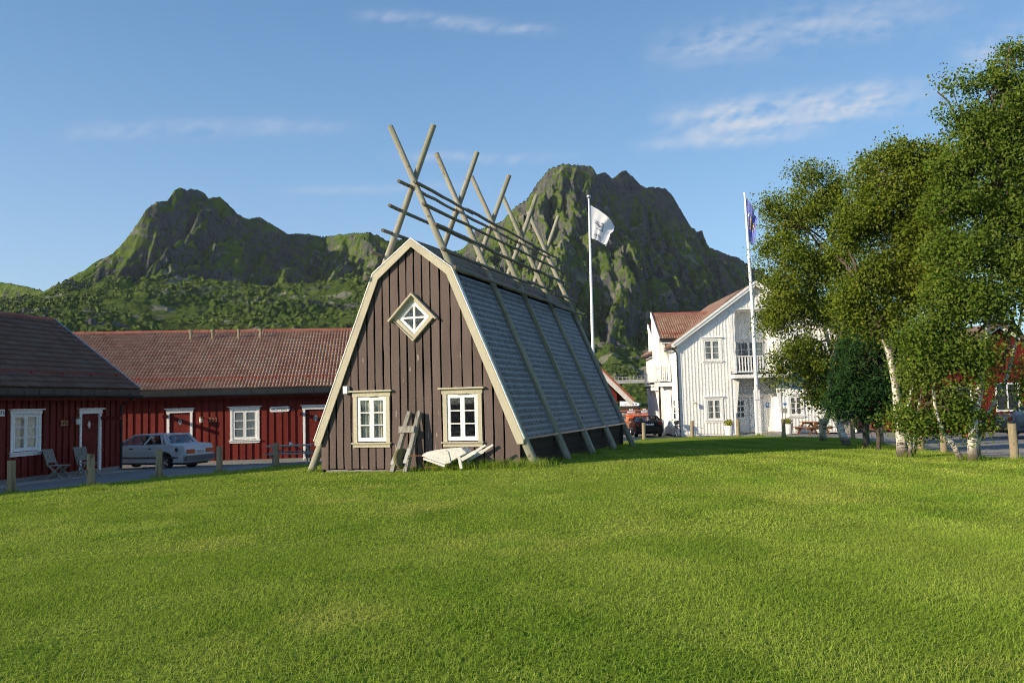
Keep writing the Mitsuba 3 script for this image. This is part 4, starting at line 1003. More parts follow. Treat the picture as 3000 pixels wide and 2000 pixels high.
# side walls, back, roof
for s in (-1, 1):
    MB().box(s * HW - .1 * (s > 0), s * HW + .1 * (s < 0), .02, 12, ZG, ZE).done('side_wall', 'white_paint', wh, WHF)
MB().poly(front, 11.9, 12).done('back_wall', 'white_paint', wh, WHF)
MB().box(-HW + .1, HW - .1, RD + .13, 11.9, 2.7, 2.85).box(-HW + .1, HW - .1, RD + .13, 11.9, ZG - .05, ZG + .05).done('floor', 'dark_room', wh, WHF)
MB().box(-HW + .1, HW - .1, 4.0, 4.1, ZG + .06, 2.69).box(-HW + .1, HW - .1, 4.0, 4.1, 2.86, 6.5).done('inner_wall', 'dark_room', wh, WHF)
sl2 = (ZP2 - ZE) / HW
for s in (-1, 1):
    e = (s * (HW + .38), ZE - .38 * sl2 + .02)
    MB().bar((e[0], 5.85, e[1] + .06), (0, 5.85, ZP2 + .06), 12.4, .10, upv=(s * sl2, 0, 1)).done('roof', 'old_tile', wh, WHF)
    MB().bar((e[0], -.34, e[1] + .02), (0, -.34, ZP2 + .02), .06, .24, upv=(s * sl2, 0, 1)).done('bargeboard', 'white_paint', wh, WHF)
    MB().bar((e[0] - s * .02, -.395, e[1] + .13), (0, -.395, ZP2 + .13), .05, .12, upv=(s * sl2, 0, 1)).done('verge_trim', 'white_paint', wh, WHF)
    MB().bar((e[0], -.155, e[1] - .02), (0, -.155, ZP2 - .02), .30, .03, upv=(s * sl2, 0, 1)).done('soffit', 'white_paint', wh, WHF)
    MB().tube([(s * (HW + .36), -.4, ZE - .34), (s * (HW + .36), 11.8, ZE - .34)], [.07, .07], 8).done('gutter', 'black_metal', wh, WHF, smooth=True)
MB().tube([(-HW - .34, -.25, ZE - .38), (-HW - .2, -.2, ZE - .45), (-HW - .06, -.12, ZE - .62), (-HW - .05, -.12, ZG)], [.045] * 4, 8).done('downpipe', 'black_metal', wh, WHF, smooth=True)


# wings: small cross gables on struts, with balconies, along the left side wall
def wing(y0, xe, dz, off):
    """front face of the wing on y = y0; xe: how far its roof sticks out beyond the wall"""
    yr, ye, ze, zr = y0 + 2.6, y0 - .35, 5.42 + dz, 7.30 + dz
    HW = 4.87 - off
    x0 = -HW - xe
    k = wh
    MB().box(-HW + .02 - .62, 1.0 - 2.5, y0, y0 + 2.6, 2.9 + dz, ze + .12).done('wing_wall', 'white_paint', k, WHF)
    cladding(k, WHF, sbox(-HW - .68, 2.95 + dz, -HW + 1.6, ze + .1), y0 - .012, y0 - .001, .20, .012, 'white_paint', lath=(.06, y0 - .034, y0 - .0125))
    tiled_slope(k, WHF, x0 + .05, -1.6, ye, ze, yr, zr, 'clay_tile', most=220)
    ridge_caps(k, WHF, x0 + .05, -1.6, yr, zr + .05)
    MB().bar(((x0 - 1.6) / 2, ye, ze - .03), ((x0 - 1.6) / 2, yr, zr - .03), -1.6 - x0 - .1, .06).done('wing_roof', 'old_tile', k, WHF)
    gw = MB().poly(Polygon([(y0, 2.9 + dz), (y0, ze + .1), (yr, zr - .12), (yr, 2.9 + dz)]), 0, .1); q = gw.v[0]
    MB().add(np.stack([-HW - .7 + q[:, 1], q[:, 0], q[:, 2]], 1), gw.f[0][:, ::-1]).done('wing_gable', 'white_paint', k, WHF)
    MB().bar((x0 - .01, ye, ze - .06), (x0 - .01, yr, zr + .02), .06, .34).done('bargeboard', 'white_paint', k, WHF)
    MB().box(x0 + .1, -1.6, ye - .06, ye - .0, ze - .17, ze + .02).done('gutter', 'black_metal', k, WHF)
    MB().box(x0 + .1, -1.6, ye + .01, ye + .06, ze - .27, ze - .14).done('eave_board', 'white_paint', k, WHF)
    snow_guard(k, WHF, x0 + .3, -1.8, ye, ze, yr, zr, up=.5, step=.8)
    MB().bar((x0 + .25, y0 - .05, ze - .12), (-HW - .10, y0 - .05, ze - 2.45), .10, .17, upv=(1, 0, .6)).done('roof_strut', 'white_paint', k, WHF)
    bx = -HW - 1.02
    zb = 2.62 + dz * .6
    MB().box(bx - .05, -HW, y0 - .25, y0 + 3.2, zb - .02, zb + .08).done('wing_balcony_floor', 'black_metal', k, WHF)
    MB().box(bx - .10, -HW, y0 - .30, y0 - .25, zb - .22, zb + .03).done('balcony_fascia', 'white_paint', k, WHF)
    railing(k, WHF, bx, -HW - .15, y0 - .2, zb + .08, zb + 1.10, 7, 'wing_railing')
    MB().box(bx - .04, bx + .04, y0 - .1, y0 + 3.1, zb + 1.04, zb + 1.10).done('wing_side_rail', 'white_paint', k, WHF)
    for i in range(10): MB().box(bx - .015, bx + .015, y0 + .1 + i * .3, y0 + .17 + i * .3, zb + .15, zb + 1.04).done('baluster', 'white_paint', k, WHF)
    MB().bar((bx + .32, y0 - .1, zb - .2), (-HW - .05, y0 - .1, zb - 1.95), .10, .15, upv=(1, 0, .6)).done('balcony_strut', 'white_paint', k, WHF)


wing(2.3, .72, -.08, 0.)
wing(7.6, .7, -.4, .62)
for y, z in ((2.2, 1.2),):
    MB().box(-HW - .05, -HW, 1.0, 1.7, .2, 1.5).done('side_window_frame', 'trim_white', wh, WHF)
    for j in range(3): MB().box(-HW - .055, -HW - .051, 1.08, 1.62, .3 + j * .4, .64 + j * .4).done('side_pane', 'dark_pane', wh, WHF)
mat('dark_pane', (.03, .035, .045), .05, .7)
MB().box(-HW - .7, -HW - .58, 2.2, 2.34, ZG, 3.0).done('wing_post', 'white_paint', wh, WHF)
MB().box(-HW - .26, -HW - .1, 5.6, 5.7, ZG, 2.6).done('side_porch', 'dark_plank', wh, WHF)
# right hand annexe with the wooden stair
MB().box(HW + .55, HW + 1.15, .9, 6, ZG, 2.6).box(HW + .02, HW + .3, .4, 2, ZG, .9).done('annexe_wall', 'white_paint', wh, WHF)
for j in range(5): MB().box(HW + .1, HW + .62, -.5 + j * .28, -.2 + j * .28, ZG - .1, ZG + .12 + .17 * j).done('stair_step', 'grey_wood', wh, WHF)
MB().box(HW + .62, HW + .72, -.6, .9, ZG, ZG + .25).done('stair_side', 'white_paint', wh, WHF)
# signs and lamps on the white house
t = thing('blue_sign', 'small blue sign with white lines right of the entrance doors', 'sign')
MB().box(.72, .95, RD - .055, RD - .032, .86, 1.18).done('board', 'sign_blue', t, WHF)
mat('sign_blue', (.03, .14, .48), .4, .4)
for j, w in enumerate((.13, .16, .10, .15)): MB().box(.76, .76 + w, RD - .058, RD - .0555, 1.10 - j * .055, 1.12 - j * .055 + (.02 if j == 0 else 0)).done('line', 'trim_white', t, WHF)
t = thing('reception_sign', 'white arched sign with faint grey letters above the entrance doors', 'sign')
MB().poly(Polygon([(-.63, 1.92), (.45, 1.92), (.45, 2.08), (.2, 2.17), (-.09, 2.2), (-.38, 2.17), (-.63, 2.08)]), RD - .06, RD - .034).done('board', 'white_paint', t, WHF)
text('lettering', 'RESEPSJON', .10, 'grey_ink', t, WHF, -.5, 1.98, RD - .0605, squeeze=1.2)
flat('grey_ink', (.42, .42, .43))
t = thing('blue_banner', 'blue and yellow banner on the white wall behind the birch leaves', 'banner')
MB().box(2.05, 3.0, -.10, -.09, 1.98, 3.15).done('cloth', 'sign_blue', t, WHF)
MB().box(2.5, 2.9, -.104, -.1005, 2.72, 2.86).done('stripe', 'flag_yellow', t, WHF)
flat('flag_yellow', (.75, .45, .06))
lantern(WHF, -3.93, 1.25, 'brass wall lantern left of the lower window on the white house', y=-.036)
lantern(WHF, 0.05, 5.75, 'brass wall lantern above the balcony window of the white house', y=RD - .036)
t = thing('notice_board', 'grey framed notice board on the white wall right of the entrance', 'sign')
MB().box(1.36, 1.60, -.06, -.037, .54, .82).done('board', 'grey_wood', t, WHF)
t = thing('round_sign', 'small blue emblem sign on the white wall above the notice board', 'sign')
MB().poly(Polygon([(1.36, 1.13), (1.62, 1.13), (1.49, .98)]), -.06, -.037).done('board', 'sign_blue', t, WHF)

# ---------------------------------------------------------------- posts, flags, furniture
def on(x, y, a=0., dz=0.): return frame(x, y, g1(x, y) + dz, a)


def bollard(x, y, h, label):
    t = thing('bollard', label, 'bollard', 'round wooden bollards along the lawn edge')
    fr = on(x, y, RND.random() * 6, -.07)
    MB().tube([(.012 * RND.random(), 0, -.3), (0, 0, h * .5), (.012 * RND.random(), .01, h + .05)], [.095, .093, .092], 18, wob=.02).done('post', 'bollard_wood', t, fr, smooth=True)


ORD = ['first', 'second', 'third', 'fourth', 'fifth']
BL = [f'round wooden bollard left of the hut, {o} from the left picture edge' for o in ORD]
BL += ['round wooden bollard in front of the black car', 'round wooden bollard left of the white flower pot by the lower window', 'round wooden bollard just left of the base of the blue flag pole', 'shaded round wooden bollard before the second flower pot',
       'shaded round wooden bollard right of the brown picnic table', 'round wooden bollard before the wooden stair', 'sun dappled wooden bollard between the dark lamp post and the thick birch trunk', 'round wooden bollard just right of the thick birch trunk',
       'wooden bollard half hidden behind the low birch branches', 'wooden bollard right behind the rightmost birch stem', 'thick sunlit wooden bollard nearest the right picture edge']
for (x, y, h), l in zip(BOLL, BL): bollard(x, y, h, l)


def flag(parent, fr, zt, hoist, fly, droop, m, inks, seed, taper=.45):
    ns, nt = 26, 22

    def pos(s, t):
        dx = fly * s * (1 - taper * t * (1 - .3 * np.sin(3 * s))) * (1 - .12 * s)
        dz = -hoist * t - droop * s ** 1.25 * (1 - .62 * t) - .10 * s * np.sin(9 * t)
        dy = .22 * s * np.sin(7.5 * s + 3.2 * t + seed) + .10 * np.sin(14 * s * (1 + t) + seed)*s
        return np.stack([.06 + dx, dy, zt + dz], -1)
    S, Tt = np.meshgrid(np.linspace(0, 1, ns), np.linspace(0, 1, nt))
    i, j = np.meshgrid(np.arange(nt - 1), np.arange(ns - 1), indexing='ij')
    q = np.stack([i * ns + j, (i + 1) * ns + j, (i + 1) * ns + j + 1, i * ns + j + 1], -1).reshape(-1, 4)
    MB().add(pos(S, Tt).reshape(-1, 3), q).done('flag_cloth', m, parent, fr, smooth=True)
    for nm, mesh, ink, s0, t0, w, h in inks:
        v = np.asarray(mesh.vertices); f = np.asarray(mesh.faces)
        mm = trimesh.Trimesh(v, f).subdivide_to_size(.06 * max(np.ptp(v[:, 0]), 1e-3)); v, f = np.asarray(mm.vertices), np.asarray(mm.faces)
        ext = v.max(0) - v.min(0)
        s = s0 + w * (v[:, 0] - v[:, 0].min()) / ext[0]; t_ = t0 + h * (1 - (v[:, 1] - v[:, 1].min()) / ext[1])
        p = pos(s, t_); p[:, 1] -= .03 + .02 * (v[:, 2] > v[:, 2].mean()) * 0
        MB().add(p, f).done(nm, ink, parent, fr)


scene['white_cloth'] = {'type': 'principledthin', 'base_color': rgb((.86, .86, .88)), 'roughness': .8, 'diff_trans': .6}
scene['blue_cloth'] = {'type': 'principledthin', 'base_color': rgb((.20, .24, .62)), 'roughness': .8, 'diff_trans': .5}
mat('pole_white', (.80, .80, .80), .35, .4)
t = thing('flagpole', 'white flagpole flying a white flag behind the hut', 'flagpole')
fr = frame(4.62, 48, -.8, 0)
MB().tube([(0, 0, 0), (.03, 0, 7), (.07, 0, 14.1)], [.10, .085, .05], 14).done('pole', 'pole_white', t, fr, smooth=True)
MB().lathe([(0, 14.08), (.06, 14.1), (.13, 14.2), (.13, 14.27), (.08, 14.34), (0, 14.36)], 14, (.07, 0, 0)).done('ball', 'grey_metal', t, fr)
FT = frame(4.69, 48, 0, 0)
arc = []
for pts in ([(0, 0), (.25, .08), (.5, .05), (.8, .1), (1, .0)], [(1, 0), (1, .35), (1.02, .7), (1.0, 1.)], [(.2, .95), (.5, 1.0), (.8, .95), (1.0, 1.)], [(.1, .3), (.3, .2), (.35, .42), (.2, .5), (.05, .35)], [(.45, .3), (.4, .6), (.55, .75), (.75, .6), (.7, .4), (.5, .45), (.6, .62)], [(.8, .05), (.85, -.1), (.8, -.12)]):
    for (x0, y0), (x1, y1) in zip(pts[:-1], pts[1:]):
        arc.append(trimesh.creation.box(bounds=[[0, -.035, 0], [math.hypot(x1 - x0, y1 - y0) + .02, .035, .01]]).apply_transform(trimesh.transformations.translation_matrix([x0, -y0, 0]) @ trimesh.transformations.rotation_matrix(math.atan2(-(y1 - y0), x1 - x0), [0, 0, 1])))
flag(t, FT, 12.92, 1.95, 1.62, 1.22, 'white_cloth', [('emblem', trimesh.util.concatenate(arc), 'dark_ink', .16, .36, .42, .30), ('lettering', meshkit.text_mesh('ISTO', .2, .01, True), 'dark_ink', .17, .80, .34, .075), ('lettering', meshkit.text_mesh('LOFOTEN', .2, .01), 'dark_ink', .15, .90, .36, .04)], .4)
t = thing('flagpole', 'white flagpole with a thick base flying a blue flag beside the birches', 'flagpole')
gb = g1(12.6, 43.0)
fr = frame(12.6, 43.4, gb, 0)
MB().tube([(0, 0, 1.8), (-.02, 0, 7), (-.14, 0, 12.75)], [.105, .09, .05], 14).done('pole', 'pole_white', t, fr, smooth=True)
MB().box(-.13, -.045, -.1, .1, 0, 2.35).box(.045, .13, -.1, .1, 0, 2.35).box(-.04, .04, -.085, .085, .02, 2.3).done('base', 'pole_white', t, fr)
MB().box(-.14, .14, -.105, .105, 1.83, 1.86).done('hinge', 'grey_metal', t, fr)
FT = frame(12.45, 43.4, 0, 0)
flag(t, FT, 12.0, 2.25, .62, 1.0, 'blue_cloth', [('lettering', meshkit.text_mesh('BEA', .2, .01, True), 'flag_yellow', .28, .38, .62, .16), ('lettering', meshkit.text_mesh('A', .2, .01, True), 'trim_white', .1, .30, .3, .12), ('lettering', meshkit.text_mesh('CH', .2, .01, True), 'flag_yellow', .15, .56, .5, .12)], 1.7, .55)

t = thing('lamp_post', 'dark square lamp post standing in the shade before the rowan tree', 'lamp post')
fr = on(11.53, 27.61, .5)
MB().box(-.075, .075, -.075, .075, -.2, 3.3).box(-.09, .09, -.09, .09, -.2, .25).done('post', 'black_metal', t, fr)
MB().lathe([(.06, 3.3), (.14, 3.36), (.17, 3.62), (.2, 3.64), (.05, 3.82), (0, 3.84)], 8).done('lamp_head', 'black_metal', t, fr)


def picnic(x, y, a, m, label):
    t = thing('picnic_table', label, 'picnic table')
    fr = on(x, y, a, -.07)
    for i in range(5): MB().box(-.95, .95, -.36 + i * .146, -.36 + i * .146 + .135, .71, .75).done('table_plank', m, t, fr)
    for s in (-1, 1):
        for i in range(2): MB().box(-.95, .95, s * .66 + (i - 1) * .13, s * .66 + (i - 1) * .13 + .12, .42, .46).done('bench_plank', m, t, fr)
    for sx in (-.66, .66):
        MB().box(sx - .025, sx + .025, -.34, .34, .60, .70).done('table_beam', m, t, fr)
        MB().box(sx - .025, sx + .025, -.80, .80, .32, .42).done('bench_beam', m, t, fr)
        for s in (-1, 1): MB().bar((sx + .05, s * .22, .70), (sx + .05, s * .62, 0), .045, .11, upv=(0, 1, .5)).done('leg', m, t, fr)
    for s in (-1, 1): MB().bar((s * .64, 0, .4), (s * .15, 0, .69), .09, .04).done('brace', m, t, fr)
    return fr


fr = picnic(-8.95, 33.6, .13, 'grey_wood', 'grey picnic table in the shade before the long red wall')
t = thing('mug', 'small white mug on the grey picnic table', 'mug')
MB().lathe([(0, .752), (.05, .752), (.055, .86), (.047, .86), (.043, .765)], 14, (.0, -.1, 0)).done('cup', 'trim_white', t, fr)
MB().tube([(.05, -.1, .83), (.085, -.1, .82), (.085, -.1, .78), (.05, -.1, .77)], [.008] * 4, 6).done('handle', 'trim_white', t, fr, smooth=True)
picnic(17.3, 48.6, 1.75, 'stained_wood', 'brown picnic table in the sun before the white house')


def chair(x, y, a, label):
    t = thing('folding_chair', label, 'chair', 'folding chairs by the shaded red wall')
    fr = on(x, y, a, -.07)
    for s in (-.22, .22):
        MB().bar((.36, s, 0), (-.20, s * .92, .50), .03, .05, upv=(1, 0, .8)).bar((-.20, s * .92, .50), (-.34, s * .92, .92), .03, .05, upv=(1, 0, .4)).done('leg', 'grey_wood', t, fr)
        MB().bar((-.30, s * .85, 0), (.24, s * .85, .44), .03, .05, upv=(1, 0, -.8)).done('leg', 'grey_wood', t, fr)
    for i in range(6): MB().box(-.20 + i * .082, -.13 + i * .082, -.22, .22, .435, .458).done('seat_slat', 'grey_wood', t, fr)
    for i in range(7): MB().bar((-.215, -.165 + i * .055, .53), (-.335, -.165 + i * .055, .91), .045, .016, upv=(1, 0, .3)).done('back_slat', 'grey_wood', t, fr)
    MB().bar((-.35, -.23, .93), (-.35, .23, .93), .03, .06).done('top_rail', 'grey_wood', t, fr)


chair(-14.35, 26.4, -.12, 'grey folding chair under the 220 sign, left of the pair')
chair(-13.95, 27.4, -.45, 'grey folding chair beside the door, right of the pair')


def planter(x, y, label, s):
    t = thing('flower_pot', label, 'flower pot')
    fr = frame(x, y, -.71, 0)
    MB().lathe([(0, 0), (.19, 0), (.21, .03), (.30, .56), (.31, .60), (.27, .60), (.25, .52), (0, .50)], 20).done('pot', 'trim_white', t, fr, smooth=False)
    r = np.random.default_rng(s)
    lv, fl = MB(), MB()
    for i in range(900):
        d = r.normal(0, 1, 3); d /= np.linalg.norm(d); c = d * r.random() ** .4 * [.31, .31, .26] + [0, 0, .72]
        a = r.normal(0, 1, 3); a /= np.linalg.norm(a); b = np.cross(a, d); b /= np.linalg.norm(b) + 1e-9
        (lv if i % 6 else fl).add([c - a * .03, c + b * .02, c + a * .03, c - b * .02], [[0, 1, 2, 3]])
    lv.done('leaves', 'leaf_birch', t, fr); fl.done('flowers', 'flower_yellow', t, fr)


scene['flower_yellow'] = {'type': 'principledthin', 'base_color': rgb((.80, .58, .08)), 'roughness': .6, 'diff_trans': .5}
planter(12.8, 50.1, 'white pot of yellow flowers below the lower left window of the white house', 3)
planter(16.35, 50.2, 'white pot of yellow flowers right of the entrance behind a bollard', 4)

# ---------------------------------------------------------------- cars
mat('tyre', (.02, .02, .021), .85, .2)
mat('tinted', (.02, .023, .028), .06, .7)
scene['car_glass'] = {'type': 'thindielectric', 'int_ior': 1.5, 'specular_transmittance': rgb((.55, .6, .6))}
mat('amber_red', (.42, .06, .015), .2, .6)
mat('lamp_red', (.22, .006, .008), .15, .6)
mat('plastic_dark', (.05, .052, .055), .6, .3)
mat('bumper_grey', (.13, .135, .145), .55, .3)


def car(fr, label, paint, prof, wheels, gh, W, plate_s, volvo=True, wheel_r=.315):
    """x forward, y left. prof: side outline of the lower body; wheels: x of the axles; gh: greenhouse (x of window foot and roof, front and rear, heights)"""
    t = thing('parked_car', label, 'car')
    out = Polygon(prof)
    for wx in wheels: out = out.difference(Polygon([(wx + (wheel_r + .06) * math.cos(a), wheel_r + (wheel_r + .06) * math.sin(a)) for a in np.linspace(0, 2 * np.pi, 25)[:-1]]))
    out = out.simplify(.002)
    pts = np.array(out.exterior.coords[:-1])
    nx = np.roll(pts, -1, 0) - np.roll(pts, 1, 0); nn = np.stack([nx[:, 1], -nx[:, 0]], 1); nn /= np.linalg.norm(nn, axis=1, keepdims=True) + 1e-9
    if Polygon(pts).exterior.is_ccw is False: nn = -nn
    layers = [(-W / 2, .05), (-W / 2 - .0 + .05, .012), (-W / 2 + .14, 0.), (W / 2 - .14, 0.), (W / 2 - .05, .012), (W / 2, .05)]
    def side_y(z): return np.where(z > .72, -.05 * (z - .72) / .3, -.05 * (.72 - z) / .5)
    V = []
    for y, ins in layers:
        q = pts - nn * ins
        yy = y + np.sign(y) * side_y(q[:, 1]) * (abs(y) > W / 2 - .2)
        V.append(np.stack([q[:, 0], yy, q[:, 1]], 1))
    n = len(pts); V = np.vstack(V); k = np.arange(n); F = []
    for l in range(len(layers) - 1): F.append(np.stack([l * n + k, l * n + (k + 1) % n, (l + 1) * n + (k + 1) % n, (l + 1) * n + k], 1))
    quad = np.vstack(F); tri = np.vstack([quad[:, [0, 2, 1]], quad[:, [0, 3, 2]]])
    vv, ff = trimesh.creation.triangulate_polygon(out, engine='earcut')
    idx = np.array([np.argmin(np.linalg.norm(pts - p, axis=1)) for p in vv]); cap = idx[ff]
    tri = np.vstack([tri, cap, cap[:, ::-1] + (len(layers) - 1) * n])
    k_ = numbered(t + '__body'); mesh = trimesh.Trimesh(V, tri, process=False); mesh.fix_normals()
    scene[k_] = mikit.ply((tf(fr, mesh.vertices), mesh.faces), paint, smooth=25)
    xf, xr, rf, rr, zb, zt = gh
    wb, wt = W / 2 - .07, W / 2 - .22
    C = {(a, b, s): np.array([x, s * w, z]) for (a, x0, x1) in (('f', xf, rf), ('r', xr, rr)) for (b, x, w, z) in (('b', x0, wb, zb), ('t', x1, wt, zt)) for s in (-1, 1)}
    roof = []
    for u in np.linspace(0, 1, 7):
        for s in np.linspace(-1, 1, 7):
            x = rr + (rf - rr) * u; roof.append((x + .06 * (u - .5) * (1 - s * s), s * (wt + .03), zt + .045 * (1 - (2 * u - 1) ** 2) * (1 - .6 * s * s) - .02 * abs(s) ** 3))
    i, j = np.meshgrid(np.arange(6), np.arange(6), indexing='ij'); q = np.stack([i * 7 + j, (i + 1) * 7 + j, (i + 1) * 7 + j + 1, i * 7 + j + 1], -1).reshape(-1, 4)
    MB().add(roof, q).add(np.array(roof) - [0, 0, .05], q[:, ::-1]).done('roof', paint, t, fr, smooth=True)
    pl = MB()
    for s in (-1, 1):
        pl.bar(C['f', 'b', s], C['f', 't', s], .07, .05).bar(C['r', 'b', s], C['r', 't', s], .11, .05)
        pl.bar(C['f', 't', s], C['r', 't', s], .06, .05)
        for u in ((.48, .40), (.12, .12)) if volvo else ((.42, .36),):
            a = C['r', 'b', s] + (C['f', 'b', s] - C['r', 'b', s]) * u[0]; b = C['r', 't', s] + (C['f', 't', s] - C['r', 't', s]) * u[1]
            pl.bar(a, b, .08, .04, upv=(0, s, .4))
        if volvo: pl.bar(C['r', 'b', s] + [.02, 0, 0], C['r', 't', s] + [.02, 0, 0], .20, .04, upv=(0, s, .4))
    pl.bar(C['f', 't', -1], C['f', 't', 1], .07, .05).bar(C['r', 't', -1], C['r', 't', 1], .07, .05)
    pl.done('pillars', paint, t, fr)
    for nm, a in (('windscreen', 'f'), ('rear_window', 'r')):
        c = [C[a, 'b', -1], C[a, 'b', 1], C[a, 't', 1], C[a, 't', -1]]; MB().quad(*c).done(nm, 'car_glass', t, fr)
    for s in (-1, 1): MB().quad(C['r', 'b', s], C['f', 'b', s], C['f', 't', s], C['r', 't', s]).done('side_window', 'car_glass', t, fr)
    MB().box(xr + .05, xf - .1, -W / 2 + .12, W / 2 - .12, zb - .12, zb - .03).done('cabin_floor', 'plastic_dark', t, fr)
    for x in (xr + .55, xf - .95):
        for s in (-1, 1): MB().bar((x, s * .36, zb - .25), (x - .16, s * .36, zb + .14), .45, .12, upv=(1, 0, .3)).bar((x - .17, s * .36, zb + .17), (x - .2, s * .36, zb + .3), .24, .1, upv=(1, 0, .3)).done('seat', 'plastic_dark', t, fr)
    for wx in wheels:
        for s in (-1, 1):
            m = np.eye(4); m[:3, 0] = [1, 0, 0]; m[:3, 1] = [0, 0, 1]; m[:3, 2] = [0, s, 0]; m[:3, 3] = [wx, s * (W / 2 - .13), wheel_r]
            w_ = numbered(t + '__wheel'); R = wheel_r
            MB().lathe([(R * .62, -.09), (R * .93, -.09), (R, -.06), (R, .06), (R * .94, .095), (R * .66, .095), (R * .62, .07)], 28, m=m).done('tyre', 'tyre', w_, fr)
            MB().lathe([(0, .03), (R * .2, .075), (R * .22, .045), (R * .25, .02), (R * .25, .02)], 20, m=m).lathe([(R * .56, .05), (R * .64, .085), (R * .64, -.05)], 28, m=m).done('rim', 'grey_metal', w_, fr)
            sp = MB()
            for a in np.arange(5) * 2 * np.pi / 5: sp.bar(tf(m, [R * .1 * math.cos(a), R * .1 * math.sin(a), .045]), tf(m, [R * .6 * math.cos(a), R * .6 * math.sin(a), .06]), .075, .03, upv=(0, s, 0))
            sp.done('spokes', 'grey_metal', w_, fr)
            MB().lathe([(0, -.02), (R * .62, -.02)], 20, m=m).done('disc', 'plastic_dark', w_, fr)
    xb = min(p[0] for p in prof); xe = max(p[0] for p in prof)
    MB().box(xb - .02, xb + .02, -.27, .27, .66 if volvo else .74, .77 if volvo else .85).done('number_plate', 'trim_white', t, fr)
    pf = fr.copy(); pf[:3, 0] = -fr[:3, 1]; pf[:3, 1] = fr[:3, 0]
    text('lettering', plate_s, .075, 'dark_ink', t, pf, -.22, .675 if volvo else .755, xb - .021, bold=True, squeeze=.85)
    for s in (-1, 1):
        MB().box(xb - .012, xb + .06, s * .56 - .22 if volvo else s * .66 - .10, s * .56 + .22 if volvo else s * .66 + .10, .64 if volvo else .76, .80 if volvo else .92).done('tail_light', 'amber_red' if volvo else 'lamp_red', t, fr)
        MB().box(xf - .32, xf - .15, s * (W / 2 + .02) - .05, s * (W / 2 + .02) + .09 * s + .05, zb + .0, zb + .12).done('mirror', 'plastic_dark', t, fr)
        MB().box(xb + .35, xe - .3, s * W / 2 - .015, s * W / 2 + .015, .47, .52).done('side_strip', 'plastic_dark', t, fr)
        for x in (-.75, .15): MB().box(x, x + .17, s * (W / 2 - .015) - .02, s * (W / 2 - .015) + .02, .83, .865).done('door_handle', 'plastic_dark', t, fr)
        if volvo: MB().box(xe - .03, xe + .01, s * .55 - .2, s * .55 + .2, .58, .72).done('headlight', 'grey_metal', t, fr)
    MB().box(xb - .06, xb + .12, -W / 2 + .03, W / 2 - .03, .36, .56).box(xe - .12, xe + .06, -W / 2 + .03, W / 2 - .03, .36, .56).done('bumper', 'bumper_grey' if volvo else paint, t, fr)
    MB().box(xb + .15, xe - .15, -W / 2 + .22, W / 2 - .22, .20, .40).done('underbody', 'plastic_dark', t, fr)
    return t


mat('car_white', (.52, .55, .58), .25, .5)
mat('car_black', (.012, .012, .014), .12, .6)
mat('car_grey', (.10, .115, .14), .2, .6, .3)
vol = [(-2.36, .30), (-2.38, .55), (-2.36, .80), (-2.30, .98), (-2.22, 1.0), (-1.42, 1.03), (.78, .98), (1.4, .93), (2.2, .86), (2.36, .76), (2.38, .35), (2.2, .24), (-2.2, .26)]
a = math.atan2(.31, -.95)
ct = car(frame(-14.75, 34.15, -.70, a), 'white boxy saloon car parked in the shade before the long red house', 'car_white', vol, (1.42, -1.35), (.95, -1.55, .22, -1.22, .985, 1.38), 1.74, 'YU 62 742')
fw_ = frame(-14.75, 34.15, -.70, a)
MB().lathe([(0, 0), (.075, 0), (.075, .01), (0, .012)], 14, m=np.array([[1, 0, 0, -1.95], [0, 0, 1, .865], [0, 1, 0, .80], [0, 0, 0, 1.]])).done('fuel_cap', 'plastic_dark', ct, fw_)
slk = [(-2.05, .32), (-2.1, .6), (-2.06, .88), (-1.95, .98), (-1.35, 1.02), (.7, .93), (1.6, .80), (2.0, .62), (2.05, .35), (1.9, .2), (-1.9, .22)]
car(frame(8.45, 54.1, -.78, 1.53), 'black coupe seen from behind beside the white house', 'car_black', slk, (1.3, -1.2), (.75, -1.25, .05, -.55, .97, 1.27), 1.74, 'EF 28 361', volvo=False)
car(frame(24.0, 37.4, -.52, .02), 'grey car cut by the right picture edge on the forecourt', 'car_grey', vol, (1.42, -1.38), (.82, -1.48, .12, -.88, .985, 1.40), 1.76, 'EL 40 118', volvo=False)

# bicycle
t = thing('bicycle', 'dark bicycle leaning at the left corner of the white house', 'bicycle')
fr = frame(9.72, 49.9, -.69, 1.2) @ np.array([[1, 0, 0, 0], [0, .985, .17, 0], [0, -.17, .985, 0], [0, 0, 0, 1.]])
for nm, x, turn in (('wheel', -.52, 0), ('wheel', .52, .55)):
    w_ = numbered(t + '__' + nm); th = np.linspace(0, 2 * np.pi, 33)
    c, s = math.cos(turn), math.sin(turn)
    ring = lambda r: np.stack([x + r * np.cos(th) * c, r * np.cos(th) * s, .34 + r * np.sin(th)], 1)
    MB().tube(ring(.33), [.018] * 33, 7, caps=False).done('tyre', 'tyre', w_, fr, smooth=True)
    MB().tube(ring(.30), [.01] * 33, 6, caps=False).done('rim', 'grey_metal', w_, fr, smooth=True)
    sp = MB()
    for a in np.arange(14) * 2 * np.pi / 14: sp.tube([(x, 0, .34), (x + .3 * math.cos(a) * c, .3 * math.cos(a) * s, .34 + .3 * math.sin(a))], [.003, .003], 4)
    sp.done('spokes', 'grey_metal', w_, fr)
f_ = MB()
for p, q in (((-.52, 0, .34), (-.12, 0, .30)), ((-.12, 0, .30), (-.22, 0, .80)), ((-.52, 0, .34), (-.2, 0, .72)), ((-.2, 0, .72), (.36, 0, .78)), ((-.12, 0, .30), (.38, 0, .70)), ((.34, 0, .86), (.40, 0, .62))): f_.tube([p, q], [.018, .018], 8)
f_.done('frame', 'black_metal', t, fr, smooth=True)
